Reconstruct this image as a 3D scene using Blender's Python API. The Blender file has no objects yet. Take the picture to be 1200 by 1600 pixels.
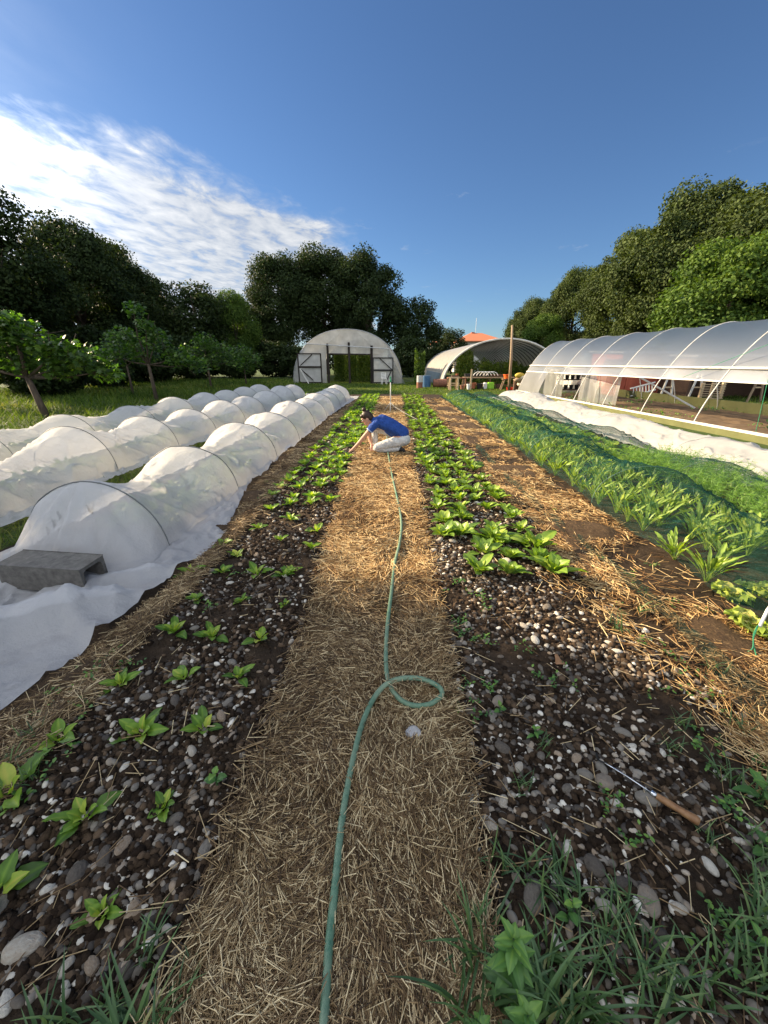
import bpy, bmesh, math, random
import numpy as np
from mathutils import Vector, Matrix
R = math.radians
random.seed(7)
rng = np.random.default_rng(11)
scn = bpy.context.scene
col = scn.collection

# ------------------------------------------------------------------ camera
CAM_H = 1.5
PITCH = R(21.15)
YAW = R(1.335)
cam_d = bpy.data.cameras.new("camera")
cam_d.sensor_fit = 'VERTICAL'
cam_d.sensor_height = 36.0
cam_d.lens = 13.5
cam_d.clip_start = 0.02
cam_d.clip_end = 3000
cam = bpy.data.objects.new("camera", cam_d)
col.objects.link(cam)
cam.location = (0, 0, CAM_H)
cam.rotation_euler = (math.pi/2 - PITCH, 0, YAW)
scn.camera = cam

# ------------------------------------------------------------------ sun, sky, exposure
SUN_EL = R(23.5)
SUN_AZ = R(-68)            # clockwise from +Y : the sun stands to the left, a little ahead
sunvec = Vector((math.sin(SUN_AZ)*math.cos(SUN_EL), math.cos(SUN_AZ)*math.cos(SUN_EL), math.sin(SUN_EL)))
sd = bpy.data.lights.new("sun", 'SUN')
sd.energy = 5.0
sd.angle = R(0.53)
sd.color = (1.0, 0.78, 0.50)
sun = bpy.data.objects.new("sun", sd)
col.objects.link(sun)
sun.rotation_euler = sunvec.to_track_quat('Z', 'Y').to_euler()

world = bpy.data.worlds.new("World")
scn.world = world
world.use_nodes = True
wn = world.node_tree
wn.nodes.clear()
def N(nt, typ, **kw):
    n = nt.nodes.new(typ)
    for k, v in kw.items():
        if k == 'inp':
            for a, b in v.items():
                n.inputs[a].default_value = b
        else:
            setattr(n, k, v)
    return n
def math_node(nt, op, a, b=None, c=None, clamp=False):
    n = nt.nodes.new('ShaderNodeMath'); n.operation = op; n.use_clamp = clamp
    for i, v in enumerate((a, b, c)):
        if v is None: continue
        if isinstance(v, (int, float)): n.inputs[i].default_value = v
        else: nt.links.new(v, n.inputs[i])
    return n.outputs[0]
def ramp(nt, fac, stops, interp='LINEAR'):
    n = nt.nodes.new('ShaderNodeValToRGB'); n.color_ramp.interpolation = interp
    cr = n.color_ramp
    while len(cr.elements) > 1: cr.elements.remove(cr.elements[0])
    cr.elements[0].position = stops[0][0]; cr.elements[0].color = (*stops[0][1], 1) if len(stops[0][1]) == 3 else stops[0][1]
    for p, c in stops[1:]:
        e = cr.elements.new(p); e.color = (*c, 1) if len(c) == 3 else c
    if fac is not None: nt.links.new(fac, n.inputs[0])
    return n.outputs[0]
def mixc(nt, fac, a, b, blend='MIX'):
    n = nt.nodes.new('ShaderNodeMix'); n.data_type = 'RGBA'; n.blend_type = blend
    for s, v in ((0, fac), (6, a), (7, b)):
        if isinstance(v, (int, float)): n.inputs[s].default_value = v
        elif isinstance(v, (tuple, list)): n.inputs[s].default_value = (*v, 1)
        else: nt.links.new(v, n.inputs[s])
    return n.outputs[2]
sky = N(wn, 'ShaderNodeTexSky', sky_type='NISHITA', sun_disc=False, sun_elevation=SUN_EL, sun_rotation=SUN_AZ,
        altitude=100.0, air_density=1.0, dust_density=0.35, ozone_density=2.6)
tc = N(wn, 'ShaderNodeTexCoord')
sep = N(wn, 'ShaderNodeSeparateXYZ'); wn.links.new(tc.outputs['Generated'], sep.inputs[0])
zz = math_node(wn, 'MAXIMUM', sep.outputs[2], 0.03)
cx = math_node(wn, 'DIVIDE', sep.outputs[0], zz)
cy = math_node(wn, 'DIVIDE', sep.outputs[1], zz)
comb = N(wn, 'ShaderNodeCombineXYZ'); wn.links.new(cx, comb.inputs[0]); wn.links.new(cy, comb.inputs[1])
# signed distance to the edge of the cloud sheet, softened by noise
def wnoise(scale, detail, rough, vec, dist=0.0):
    n = N(wn, 'ShaderNodeTexNoise', inp={'Scale': scale, 'Detail': detail, 'Roughness': rough, 'Distortion': dist})
    wn.links.new(vec, n.inputs['Vector']); return n.outputs[0]
mp = N(wn, 'ShaderNodeMapping'); mp.inputs['Rotation'].default_value = (0, 0, R(-35)); mp.inputs['Scale'].default_value = (2.2, 1.3, 1)
wn.links.new(comb.outputs[0], mp.inputs[0])
n1 = wnoise(2.4, 8, 0.60, mp.outputs[0], 0.35)
n2 = wnoise(1.1, 5, 0.6, comb.outputs[0], 0.2)
edge = math_node(wn, 'SUBTRACT', math_node(wn, 'SUBTRACT', cy, 1.90), math_node(wn, 'MULTIPLY', math_node(wn, 'ADD', cx, 1.43), 1.38))
edge = math_node(wn, 'ADD', edge, math_node(wn, 'MULTIPLY', math_node(wn, 'SUBTRACT', n2, 0.5), 1.8))
edge = math_node(wn, 'ADD', edge, math_node(wn, 'MULTIPLY', math_node(wn, 'SUBTRACT', n1, 0.5), 1.0))
m1 = math_node(wn, 'MULTIPLY', edge, 1.1, clamp=True)
edx = math_node(wn, 'ADD', math_node(wn, 'MULTIPLY', math_node(wn, 'ADD', cx, 0.30), -3.0), math_node(wn, 'MULTIPLY', math_node(wn, 'SUBTRACT', n2, 0.5), 3.0), clamp=True)
cover = math_node(wn, 'MULTIPLY', m1, edx)
dens = math_node(wn, 'ADD', math_node(wn, 'MULTIPLY', n1, 2.6), -1.0)
cl = math_node(wn, 'MULTIPLY', math_node(wn, 'ADD', dens, math_node(wn, 'MULTIPLY', cover, 0.75)), cover, clamp=True)
# a few thin isolated wisps
nw = wnoise(1.9, 6, 0.62, comb.outputs[0], 0.6)
wis = math_node(wn, 'MULTIPLY', math_node(wn, 'SUBTRACT', nw, 0.635), 5.0, clamp=True)
wis = math_node(wn, 'MULTIPLY', wis, math_node(wn, 'MULTIPLY', math_node(wn, 'SUBTRACT', cy, 2.1), 1.0, clamp=True))
wis = math_node(wn, 'MULTIPLY', wis, 0.6)
clf = math_node(wn, 'MAXIMUM', cl, wis)
# keep it above the horizon
clf = math_node(wn, 'MULTIPLY', clf, math_node(wn, 'MULTIPLY', math_node(wn, 'SUBTRACT', sep.outputs[2], 0.02), 14, clamp=True))
shade = ramp(wn, n1, [(0.3, (2.6, 2.9, 3.5)), (0.5, (4.0, 4.2, 4.5)), (0.7, (5.4, 5.4, 5.4))])
skc = mixc(wn, 1.0, sky.outputs[0], (0.52, 0.65, 0.81), 'MULTIPLY')
# unseen white cloud added behind the camera as neutral fill for the foreground
nb = wnoise(0.9, 6, 0.6, comb.outputs[0], 0.4)
behind = math_node(wn, 'MULTIPLY', math_node(wn, 'SUBTRACT', 0.30, math_node(wn, 'ADD', sep.outputs[1], math_node(wn, 'MULTIPLY', sep.outputs[0], 0.45))), 2.2, clamp=True)
cb = math_node(wn, 'MULTIPLY', behind, ramp(wn, nb, [(0.34, (0, 0, 0)), (0.5, (1, 1, 1))]))
cb = math_node(wn, 'MULTIPLY', cb, math_node(wn, 'MULTIPLY', sep.outputs[2], 12, clamp=True))
clf = math_node(wn, 'MAXIMUM', clf, cb)
# added fill: cloud and haze brightened towards the off-frame sun, rear cloud boosted
vdot = wn.nodes.new('ShaderNodeVectorMath'); vdot.operation = 'DOT_PRODUCT'; wn.links.new(tc.outputs['Generated'], vdot.inputs[0]); vdot.inputs[1].default_value = tuple(sunvec)
glow = math_node(wn, 'POWER', math_node(wn, 'MAXIMUM', vdot.outputs['Value'], 0.0), 16.0)
gain = math_node(wn, 'ADD', math_node(wn, 'ADD', 1.0, math_node(wn, 'MULTIPLY', glow, 10.0)), math_node(wn, 'MULTIPLY', behind, 1.7))
gv = N(wn, 'ShaderNodeVectorMath', operation='SCALE'); wn.links.new(shade, gv.inputs[0]); wn.links.new(gain, gv.inputs['Scale']); shade = gv.outputs[0]
clf = math_node(wn, 'MAXIMUM', clf, math_node(wn, 'MULTIPLY', glow, 0.5))
skm = mixc(wn, math_node(wn, 'MULTIPLY', clf, 0.9), skc, shade)
bg = N(wn, 'ShaderNodeBackground'); bg.inputs['Strength'].default_value = 0.053
wn.links.new(skm, bg.inputs['Color'])
wo = N(wn, 'ShaderNodeOutputWorld'); wn.links.new(bg.outputs[0], wo.inputs[0])

scn.view_settings.view_transform = 'Standard'
scn.view_settings.look = 'None'
scn.view_settings.exposure = 1.68
scn.view_settings.gamma = 1.0
scn.cycles.max_bounces = 8
scn.cycles.transparent_max_bounces = 24
scn.cycles.transmission_bounces = 6
scn.cycles.diffuse_bounces = 4
scn.cycles.sample_clamp_indirect = 6.0

# ------------------------------------------------------------------ measuring helpers
def ray(px, py):
    a = (px-600)/600; b = (800-py)/600
    f = (-math.sin(YAW)*math.cos(PITCH), math.cos(YAW)*math.cos(PITCH), -math.sin(PITCH))
    r = (math.cos(YAW), math.sin(YAW), 0)
    u = (-math.sin(YAW)*math.sin(PITCH), math.cos(YAW)*math.sin(PITCH), math.cos(PITCH))
    return [f[i]+a*r[i]+b*u[i] for i in range(3)]
def ground_at(px, py, z=0.0):
    d = ray(px, py); t = (z-CAM_H)/d[2]; return (d[0]*t, d[1]*t)
def at(px, py, Y):
    d = ray(px, py); t = Y/d[1]; return Vector((d[0]*t, Y, CAM_H+d[2]*t))

# ------------------------------------------------------------------ numpy noise and terrain
_tab = rng.random((256, 256))
def vnoise(x, y):
    x = np.asarray(x, float); y = np.asarray(y, float)
    xi = np.floor(x).astype(int); yi = np.floor(y).astype(int)
    fx = x-xi; fy = y-yi; fx = fx*fx*(3-2*fx); fy = fy*fy*(3-2*fy)
    a = _tab[xi % 256, yi % 256]; b = _tab[(xi+1) % 256, yi % 256]
    c = _tab[xi % 256, (yi+1) % 256]; d = _tab[(xi+1) % 256, (yi+1) % 256]
    return (a*(1-fx)+b*fx)*(1-fy)+(c*(1-fx)+d*fx)*fy-0.5
def sstep(a, b, x):
    t = np.clip((np.asarray(x, float)-a)/(b-a), 0, 1); return t*t*(3-2*t)
def path_edges(y):
    l = -0.51-0.11*sstep(2.0, 5.0, y)+0.07*vnoise(y*1.3, 3.3)+0.03*vnoise(y*6, 8.8)
    r = 0.25+0.06*sstep(1.5, 4.0, y)+0.07*vnoise(y*1.1, 9.3)+0.03*vnoise(y*6, 18.8)-0.04*sstep(1.0, .5, y)
    return l, r
def hf(x, y):
    x = np.asarray(x, float); y = np.asarray(y, float)
    h = 0.045*vnoise(x*2.1, y*2.1)+0.020*vnoise(x*7+5, y*7)
    l, r = path_edges(y)
    bed = (sstep(l+0.02, l-0.12, x)*sstep(-1.6, -1.42, x))+(sstep(r-0.02, r+0.12, x)*sstep(1.5, 1.3, x))
    h = h+bed*(0.028+0.014*vnoise(x*17, y*17)+0.008*vnoise(x*40, y*40))
    return h+0.02
def lawn_h(x, y):
    return 0.05*vnoise(np.asarray(x)*.35, np.asarray(y)*.35)-0.05

# ------------------------------------------------------------------ mesh helpers
def link(name, me, mat=None, parent=None):
    o = bpy.data.objects.new(name, me)
    col.objects.link(o)
    if mat is not None and me is not None:
        for m in (mat if isinstance(mat, (list, tuple)) else [mat]): me.materials.append(m)
    if parent is not None: o.parent = parent
    return o
def np_mesh(name, V, F, mat, parent=None, rnd=None, smooth=False, uv=None):
    """V (n,3), F (m,k) all faces k-sided; rnd per vertex"""
    V = np.ascontiguousarray(V, np.float32); F = np.ascontiguousarray(F, np.int32)
    me = bpy.data.meshes.new(name)
    k = F.shape[1]
    me.vertices.add(len(V)); me.vertices.foreach_set('co', V.ravel())
    me.loops.add(F.size); me.loops.foreach_set('vertex_index', F.ravel())
    me.polygons.add(len(F))
    me.polygons.foreach_set('loop_start', np.arange(0, F.size, k, dtype=np.int32))
    me.polygons.foreach_set('loop_total', np.full(len(F), k, np.int32))
    if smooth: me.polygons.foreach_set('use_smooth', np.ones(len(F), bool))
    if rnd is not None:
        a = me.attributes.new('rnd', 'FLOAT', 'POINT'); a.data.foreach_set('value', np.ascontiguousarray(rnd, np.float32))
    me.update(calc_edges=True)
    me.validate()
    return link(name, me, mat, parent)
def scatter(name, proto, pos, rot, scale, mat, parent=None, rnd=None, smooth=False):
    """proto (V,F); pos (n,3); rot (n,3,3); scale (n,) or (n,3)"""
    V, F = proto; V = np.asarray(V, float); F = np.asarray(F)
    n = len(pos); scale = np.asarray(scale, float)
    if scale.ndim == 1: scale = scale[:, None]*np.ones((1, 3))
    W = np.einsum('nij,nkj->nki', rot, V[None]*scale[:, None, :])+np.asarray(pos)[:, None, :]
    FF = F[None]+(np.arange(n)*len(V))[:, None, None]
    if rnd is None: rnd = rng.random(n)
    return np_mesh(name, W.reshape(-1, 3), FF.reshape(-1, F.shape[1]), mat, parent, np.repeat(rnd, len(V)), smooth)
def rot_z(a):
    c, s = np.cos(a), np.sin(a); o = np.zeros_like(a); i = np.ones_like(a)
    return np.stack([np.stack([c, -s, o], -1), np.stack([s, c, o], -1), np.stack([o, o, i], -1)], -2)
def rot_x(a):
    c, s = np.cos(a), np.sin(a); o = np.zeros_like(a); i = np.ones_like(a)
    return np.stack([np.stack([i, o, o], -1), np.stack([o, c, -s], -1), np.stack([o, s, c], -1)], -2)
def rot_y(a):
    c, s = np.cos(a), np.sin(a); o = np.zeros_like(a); i = np.ones_like(a)
    return np.stack([np.stack([c, o, s], -1), np.stack([o, i, o], -1), np.stack([-s, o, c], -1)], -2)
def rand_rot(n):
    return rot_z(rng.random(n)*6.283) @ rot_x(rng.random(n)*6.283) @ rot_z(rng.random(n)*6.283)
def grid_mesh(name, xs, ys, hfun, mat, kind=None, smooth=True, parent=None):
    X, Y = np.meshgrid(xs, ys); Z = hfun(X, Y)
    nx, ny = len(xs), len(ys)
    V = np.stack([X, Y, Z], -1).reshape(-1, 3)
    return np_mesh(name, V, grid_faces(ny, nx), mat, parent, None, smooth)
def grid_faces(ny, nx):
    i = (np.arange(ny-1)[:, None]*nx+np.arange(nx-1)[None]).ravel()
    return np.stack([i, i+1, i+nx+1, i+nx], -1)

class MB:
    """collects simple solids into one mesh"""
    def __init__(s): s.v = []; s.f = []
    def add(s, V, F):
        b = len(s.v); s.v += [tuple(map(float, p)) for p in V]; s.f += [tuple(i+b for i in f) for f in F]
    def box(s, a, b, rot=None, piv=None):
        x0, y0, z0 = a; x1, y1, z1 = b
        V = [Vector(p) for p in ((x0,y0,z0),(x1,y0,z0),(x1,y1,z0),(x0,y1,z0),(x0,y0,z1),(x1,y0,z1),(x1,y1,z1),(x0,y1,z1))]
        if rot is not None:
            p = Vector(piv) if piv is not None else (V[0]+V[6])/2
            V = [rot @ (v-p)+p for v in V]
        s.add(V, [(0,3,2,1),(4,5,6,7),(0,1,5,4),(1,2,6,5),(2,3,7,6),(3,0,4,7)])
        return s
    def tube(s, pts, r, n=8, cap=True):
        pts = [Vector(p) for p in pts]; m = len(pts)
        rs = r if isinstance(r, (list, tuple)) else [r]*m
        V = []; prev = None
        for i, p in enumerate(pts):
            t = (pts[min(i+1, m-1)]-pts[max(i-1, 0)]).normalized()
            if prev is None:
                a = Vector((0, 0, 1)) if abs(t.z) < .9 else Vector((1, 0, 0))
                u = t.cross(a).normalized()
            else:
                u = (prev-t*prev.dot(t)).normalized()
            prev = u; w = t.cross(u)
            for k in range(n):
                q = 2*math.pi*k/n; V.append(p+(u*math.cos(q)+w*math.sin(q))*rs[i])
        F = []
        for i in range(m-1):
            for k in range(n):
                a = i*n+k; b = i*n+(k+1) % n; F.append((a, b, b+n, a+n))
        if cap: F.append(tuple(range(n-1, -1, -1))); F.append(tuple(range((m-1)*n, m*n)))
        s.add(V, F); return s
    def bar(s, a, b, w, d=None):
        """square bar between two points"""
        a = Vector(a); b = Vector(b); d = d or w
        t = (b-a).normalized(); up = Vector((0, 1, 0)) if abs(t.y) < .9 else Vector((0, 0, 1))
        u = t.cross(up).normalized()*w/2; v = t.cross(u).normalized()*d/2
        V = [a-u-v, a+u-v, a+u+v, a-u+v, b-u-v, b+u-v, b+u+v, b-u+v]
        s.add(V, [(0,3,2,1),(4,5,6,7),(0,1,5,4),(1,2,6,5),(2,3,7,6),(3,0,4,7)]); return s
    def lathe(s, prof, c=(0, 0, 0), n=20, axis='Z'):
        V = []; c = Vector(c)
        for r, z in prof:
            for k in range(n):
                q = 2*math.pi*k/n
                p = Vector((r*math.cos(q), r*math.sin(q), z))
                if axis == 'X': p = Vector((p.z, p.x, p.y))
                if axis == 'Y': p = Vector((p.x, p.z, p.y))
                V.append(c+p)
        F = []
        for i in range(len(prof)-1):
            for k in range(n):
                a = i*n+k; b = i*n+(k+1) % n; F.append((a, b, b+n, a+n))
        F.append(tuple(range(n-1, -1, -1))); F.append(tuple(range((len(prof)-1)*n, len(prof)*n)))
        s.add(V, F); return s
    def build(s, name, mat, parent=None, smooth=False, bevel=0.0, loc=None):
        me = bpy.data.meshes.new(name); me.from_pydata(s.v, [], s.f); me.update()
        if bevel > 0:
            bm = bmesh.new(); bm.from_mesh(me)
            es = [e for e in bm.edges if len(e.link_faces) == 2 and e.calc_face_angle(0) > 0.7]
            bmesh.ops.bevel(bm, geom=es, offset=bevel, segments=2, affect='EDGES', clamp_overlap=True)
            bm.to_mesh(me); bm.free()
        if smooth: me.shade_smooth()
        o = link(name, me, mat, parent)
        if loc is not None: o.location = loc
        return o
def tag(o, label=None, cat=None, group=None, kind=None):
    if label: o['label'] = label
    if cat: o['category'] = cat
    if group: o['group'] = group
    if kind: o['kind'] = kind
    return o
def empty(name, loc, label=None, cat=None, group=None, rz=0.0):
    o = bpy.data.objects.new(name, None); col.objects.link(o); o.empty_display_size = 0.1
    o.location = loc; o.rotation_euler = (0, 0, rz)
    return tag(o, label, cat, group)
def copy_tree(o, parent=None):
    kids = [c for c in ALL_CHILDREN.get(o.name, [])]
    c = o.copy(); col.objects.link(c); c.parent = parent
    for k in kids: copy_tree(k, c)
    return c
ALL_CHILDREN = {}
def freeze_children(root):
    ch = [o for o in col.objects if o.parent == root]
    ALL_CHILDREN[root.name] = ch
    for c in ch: freeze_children(c)

# ------------------------------------------------------------------ materials
def new_mat(name):
    m = bpy.data.materials.new(name); m.use_nodes = True; nt = m.node_tree; nt.nodes.clear()
    out = nt.nodes.new('ShaderNodeOutputMaterial'); return m, nt, out
def noise(nt, scale, detail=4, rough=0.55, coord='Object', vec_scale=None, dist=0.0):
    t = nt.nodes.new('ShaderNodeTexCoord'); v = t.outputs[coord]
    if vec_scale:
        mpn = nt.nodes.new('ShaderNodeMapping'); mpn.inputs['Scale'].default_value = vec_scale
        nt.links.new(v, mpn.inputs[0]); v = mpn.outputs[0]
    n = N(nt, 'ShaderNodeTexNoise', inp={'Scale': scale, 'Detail': detail, 'Roughness': rough, 'Distortion': dist})
    nt.links.new(v, n.inputs['Vector']); return n.outputs[0]
def bump(nt, h, strength, dist=0.01):
    b = nt.nodes.new('ShaderNodeBump'); b.inputs['Strength'].default_value = strength; b.inputs['Distance'].default_value = dist
    nt.links.new(h, b.inputs['Height']); return b.outputs[0]
def simple(name, c1, c2=None, scale=8, rough=0.8, metal=0.0, bmp=0.0, bdist=0.005, spec=0.3, vec_scale=None, detail=5):
    m, nt, out = new_mat(name)
    p = nt.nodes.new('ShaderNodeBsdfPrincipled'); p.inputs['Roughness'].default_value = rough
    p.inputs['Metallic'].default_value = metal; p.inputs['Specular IOR Level'].default_value = spec
    c2 = c2 or tuple(x*0.65 for x in c1)
    n = noise(nt, scale, detail, 0.6, vec_scale=vec_scale)
    nt.links.new(ramp(nt, n, [(0.3, c2), (0.7, c1)]), p.inputs['Base Color'])
    if bmp: nt.links.new(bump(nt, n, bmp, bdist), p.inputs['Normal'])
    nt.links.new(p.outputs[0], out.inputs[0]); return m
def leafy(name, stops, rough=0.5, trans=0.3, scale=30, nz=0.25, spec=0.4, tint=(1.15, 1.2, 0.28)):
    """leaf: colour varies leaf by leaf ('rnd'), some light comes through"""
    m, nt, out = new_mat(name)
    at_ = N(nt, 'ShaderNodeAttribute', attribute_name='rnd')
    n = noise(nt, scale, 3, 0.6)
    f = math_node(nt, 'ADD', at_.outputs['Fac'], math_node(nt, 'MULTIPLY', math_node(nt, 'SUBTRACT', n, 0.5), nz), clamp=True)
    c = ramp(nt, f, stops)
    p = nt.nodes.new('ShaderNodeBsdfPrincipled'); p.inputs['Roughness'].default_value = rough; p.inputs['Specular IOR Level'].default_value = spec
    nt.links.new(c, p.inputs['Base Color'])
    t = nt.nodes.new('ShaderNodeBsdfTranslucent')
    nt.links.new(mixc(nt, 1.0, c, tint, 'MULTIPLY'), t.inputs[0])
    x = nt.nodes.new('ShaderNodeMixShader'); x.inputs[0].default_value = trans
    nt.links.new(p.outputs[0], x.inputs[1]); nt.links.new(t.outputs[0], x.inputs[2]); nt.links.new(x.outputs[0], out.inputs[0])
    return m
def sheet(name, colr, opacity, trans=0.5, rough=0.8, gloss=0.0, scale=20, var=0.12, bmp=0.0, dirt=None, weave=None, tcol=None, bscale=None):
    """thin fabric or film: diffuse + translucent, partly see-through"""
    m, nt, out = new_mat(name)
    n = noise(nt, scale, 5, 0.6)
    c = ramp(nt, n, [(0.3, tuple(x*(1-var) for x in colr)), (0.7, colr)])
    if dirt:
        dn = noise(nt, dirt[0], 6, 0.7)
        dm = math_node(nt, 'MULTIPLY', math_node(nt, 'SUBTRACT', dn, dirt[1]), 6.0, clamp=True)
        c = mixc(nt, dm, c, dirt[2])
    d = nt.nodes.new('ShaderNodeBsdfDiffuse'); nt.links.new(c, d.inputs[0])
    t = nt.nodes.new('ShaderNodeBsdfTranslucent')
    if tcol: t.inputs[0].default_value = (*tcol, 1)
    else: nt.links.new(c, t.inputs[0])
    nrm = None
    if bmp:
        bn = noise(nt, bscale or scale*1.5, 6, 0.65); nrm = bump(nt, bn, bmp, 0.02)
        nt.links.new(nrm, d.inputs['Normal']); nt.links.new(nrm, t.inputs['Normal'])
    x = nt.nodes.new('ShaderNodeMixShader'); x.inputs[0].default_value = trans
    nt.links.new(d.outputs[0], x.inputs[1]); nt.links.new(t.outputs[0], x.inputs[2])
    s = x.outputs[0]
    if gloss > 0:
        g = nt.nodes.new('ShaderNodeBsdfGlossy'); g.inputs['Roughness'].default_value = rough
        fr = nt.nodes.new('ShaderNodeFresnel'); fr.inputs[0].default_value = 1.45
        if nrm is not None: nt.links.new(nrm, g.inputs['Normal'])
        y = nt.nodes.new('ShaderNodeMixShader')
        nt.links.new(math_node(nt, 'MULTIPLY', fr.outputs[0], gloss), y.inputs[0])
        nt.links.new(s, y.inputs[1]); nt.links.new(g.outputs[0], y.inputs[2]); s = y.outputs[0]
    tr = nt.nodes.new('ShaderNodeBsdfTransparent')
    z = nt.nodes.new('ShaderNodeMixShader')
    if weave:
        tcn = nt.nodes.new('ShaderNodeTexCoord'); sp = nt.nodes.new('ShaderNodeSeparateXYZ'); nt.links.new(tcn.outputs['Object'], sp.inputs[0])
        fx = math_node(nt, 'FRACT', math_node(nt, 'MULTIPLY', math_node(nt, 'ADD', sp.outputs[0], sp.outputs[2]), weave))
        fy = math_node(nt, 'FRACT', math_node(nt, 'MULTIPLY', sp.outputs[1], weave))
        gx = math_node(nt, 'LESS_THAN', fx, 0.16); gy = math_node(nt, 'LESS_THAN', fy, 0.16)
        g_ = math_node(nt, 'MAXIMUM', gx, gy)
        n3 = noise(nt, 6, 4, 0.6)
        o0 = math_node(nt, 'ADD', math_node(nt, 'MULTIPLY', g_, 0.22), math_node(nt, 'MULTIPLY', n3, opacity), clamp=True)
        # threads close up when the net is seen at a slant
        ge = nt.nodes.new('ShaderNodeNewGeometry'); vm = nt.nodes.new('ShaderNodeVectorMath'); vm.operation = 'DOT_PRODUCT'
        nt.links.new(ge.outputs['Normal'], vm.inputs[0]); nt.links.new(ge.outputs['Incoming'], vm.inputs[1])
        cs = math_node(nt, 'MAXIMUM', math_node(nt, 'ABSOLUTE', vm.outputs['Value']), 0.10)
        op = math_node(nt, 'SUBTRACT', 1.0, math_node(nt, 'POWER', math_node(nt, 'SUBTRACT', 1.0, o0), math_node(nt, 'DIVIDE', 0.8, cs)), clamp=True)
        nt.links.new(op, z.inputs[0])
    else:
        z.inputs[0].default_value = opacity
    nt.links.new(tr.outputs[0], z.inputs[1]); nt.links.new(s, z.inputs[2]); nt.links.new(z.outputs[0], out.inputs[0])
    return m

def soil_material():
    m, nt, out = new_mat("dark_soil")
    n = noise(nt, 9, 8, 0.7); f = noise(nt, 130, 4, 0.7); big = noise(nt, 1.1, 3, 0.5)
    c = ramp(nt, n, [(0.3, (0.016, 0.011, 0.007)), (0.55, (0.040, 0.027, 0.017)), (0.75, (0.095, 0.066, 0.042))])
    c = mixc(nt, math_node(nt, 'MULTIPLY', math_node(nt, 'SUBTRACT', f, 0.62), 5, clamp=True), c, (0.13, 0.10, 0.075))
    p = nt.nodes.new('ShaderNodeBsdfPrincipled'); p.inputs['Roughness'].default_value = 0.95; p.inputs['Specular IOR Level'].default_value = 0.15
    nt.links.new(c, p.inputs['Base Color'])
    h = math_node(nt, 'ADD', math_node(nt, 'MULTIPLY', n, 1.0), math_node(nt, 'MULTIPLY', f, 0.35))
    nt.links.new(bump(nt, h, 1.0, 0.03), p.inputs['Normal'])
    nt.links.new(p.outputs[0], out.inputs[0]); return m
def mulch_material():
    m, nt, out = new_mat("straw_mulch")
    n = noise(nt, 7, 6, 0.7); s1 = noise(nt, 60, 5, 0.7, vec_scale=(1, 0.25, 1), dist=1.5); s2 = noise(nt, 60, 5, 0.7, vec_scale=(0.25, 1, 1), dist=1.5)
    s = math_node(nt, 'MAXIMUM', s1, s2)
    c = ramp(nt, s, [(0.45, (0.028, 0.018, 0.010)), (0.58, (0.09, 0.056, 0.028)), (0.72, (0.32, 0.22, 0.11))])
    c = mixc(nt, math_node(nt, 'MULTIPLY', n, 0.7), c, (0.065, 0.040, 0.022))
    p = nt.nodes.new('ShaderNodeBsdfPrincipled'); p.inputs['Roughness'].default_value = 0.85; p.inputs['Specular IOR Level'].default_value = 0.2
    nt.links.new(c, p.inputs['Base Color']); nt.links.new(bump(nt, s, 1.0, 0.02), p.inputs['Normal'])
    nt.links.new(p.outputs[0], out.inputs[0]); return m
def lawn_material():
    m, nt, out = new_mat("lawn_turf")
    n = noise(nt, 0.35, 6, 0.65); f = noise(nt, 14, 6, 0.75)
    c = ramp(nt, f, [(0.3, (0.020, 0.038, 0.010)), (0.55, (0.055, 0.095, 0.020)), (0.75, (0.12, 0.16, 0.04))])
    c = mixc(nt, ramp(nt, n, [(0.45, (0, 0, 0)), (0.7, (0.6, 0.6, 0.6))]), c, (0.10, 0.085, 0.035))
    p = nt.nodes.new('ShaderNodeBsdfPrincipled'); p.inputs['Roughness'].default_value = 0.9; p.inputs['Specular IOR Level'].default_value = 0.2
    nt.links.new(c, p.inputs['Base Color']); nt.links.new(bump(nt, f, 1.0, 0.08), p.inputs['Normal'])
    nt.links.new(p.outputs[0], out.inputs[0]); return m
def rnd_mat(name, stops, rough=0.8, spec=0.3, scale=60, nz=0.3, bmp=0.0, bdist=0.003):
    m, nt, out = new_mat(name)
    a = N(nt, 'ShaderNodeAttribute', attribute_name='rnd'); n = noise(nt, scale, 5, 0.65)
    f = math_node(nt, 'ADD', a.outputs['Fac'], math_node(nt, 'MULTIPLY', math_node(nt, 'SUBTRACT', n, 0.5), nz), clamp=True)
    p = nt.nodes.new('ShaderNodeBsdfPrincipled'); p.inputs['Roughness'].default_value = rough; p.inputs['Specular IOR Level'].default_value = spec
    nt.links.new(ramp(nt, f, stops), p.inputs['Base Color'])
    if bmp: nt.links.new(bump(nt, n, bmp, bdist), p.inputs['Normal'])
    nt.links.new(p.outputs[0], out.inputs[0]); return m

M = {}
M['soil'] = soil_material(); M['mulch'] = mulch_material(); M['lawn'] = lawn_material()
M['straw'] = rnd_mat('straw', [(0.0, (0.050, 0.028, 0.011)), (0.28, (0.13, 0.076, 0.032)), (0.6, (0.31, 0.21, 0.098)), (1.0, (0.72, 0.58, 0.34))], 0.55, 0.4, 25, 0.25)
STONE_RAMP = [(0.0, (0.038, 0.032, 0.027)), (0.28, (0.10, 0.083, 0.066)), (0.5, (0.20, 0.18, 0.15)), (0.68, (0.25, 0.185, 0.125)), (0.86, (0.41, 0.38, 0.32)), (1.0, (0.62, 0.58, 0.50))]
M['rust_sunlit_straw'] = rnd_mat('rust_sunlit_straw', [(0.0, (0.055, 0.025, 0.008)), (0.28, (0.22, 0.115, 0.040)), (0.6, (0.50, 0.315, 0.125)), (1.0, (0.80, 0.62, 0.33))], 0.6, 0.35, 25, 0.25)  # sunlit orange put into the colour for the farther path; margin straw is reddish
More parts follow.
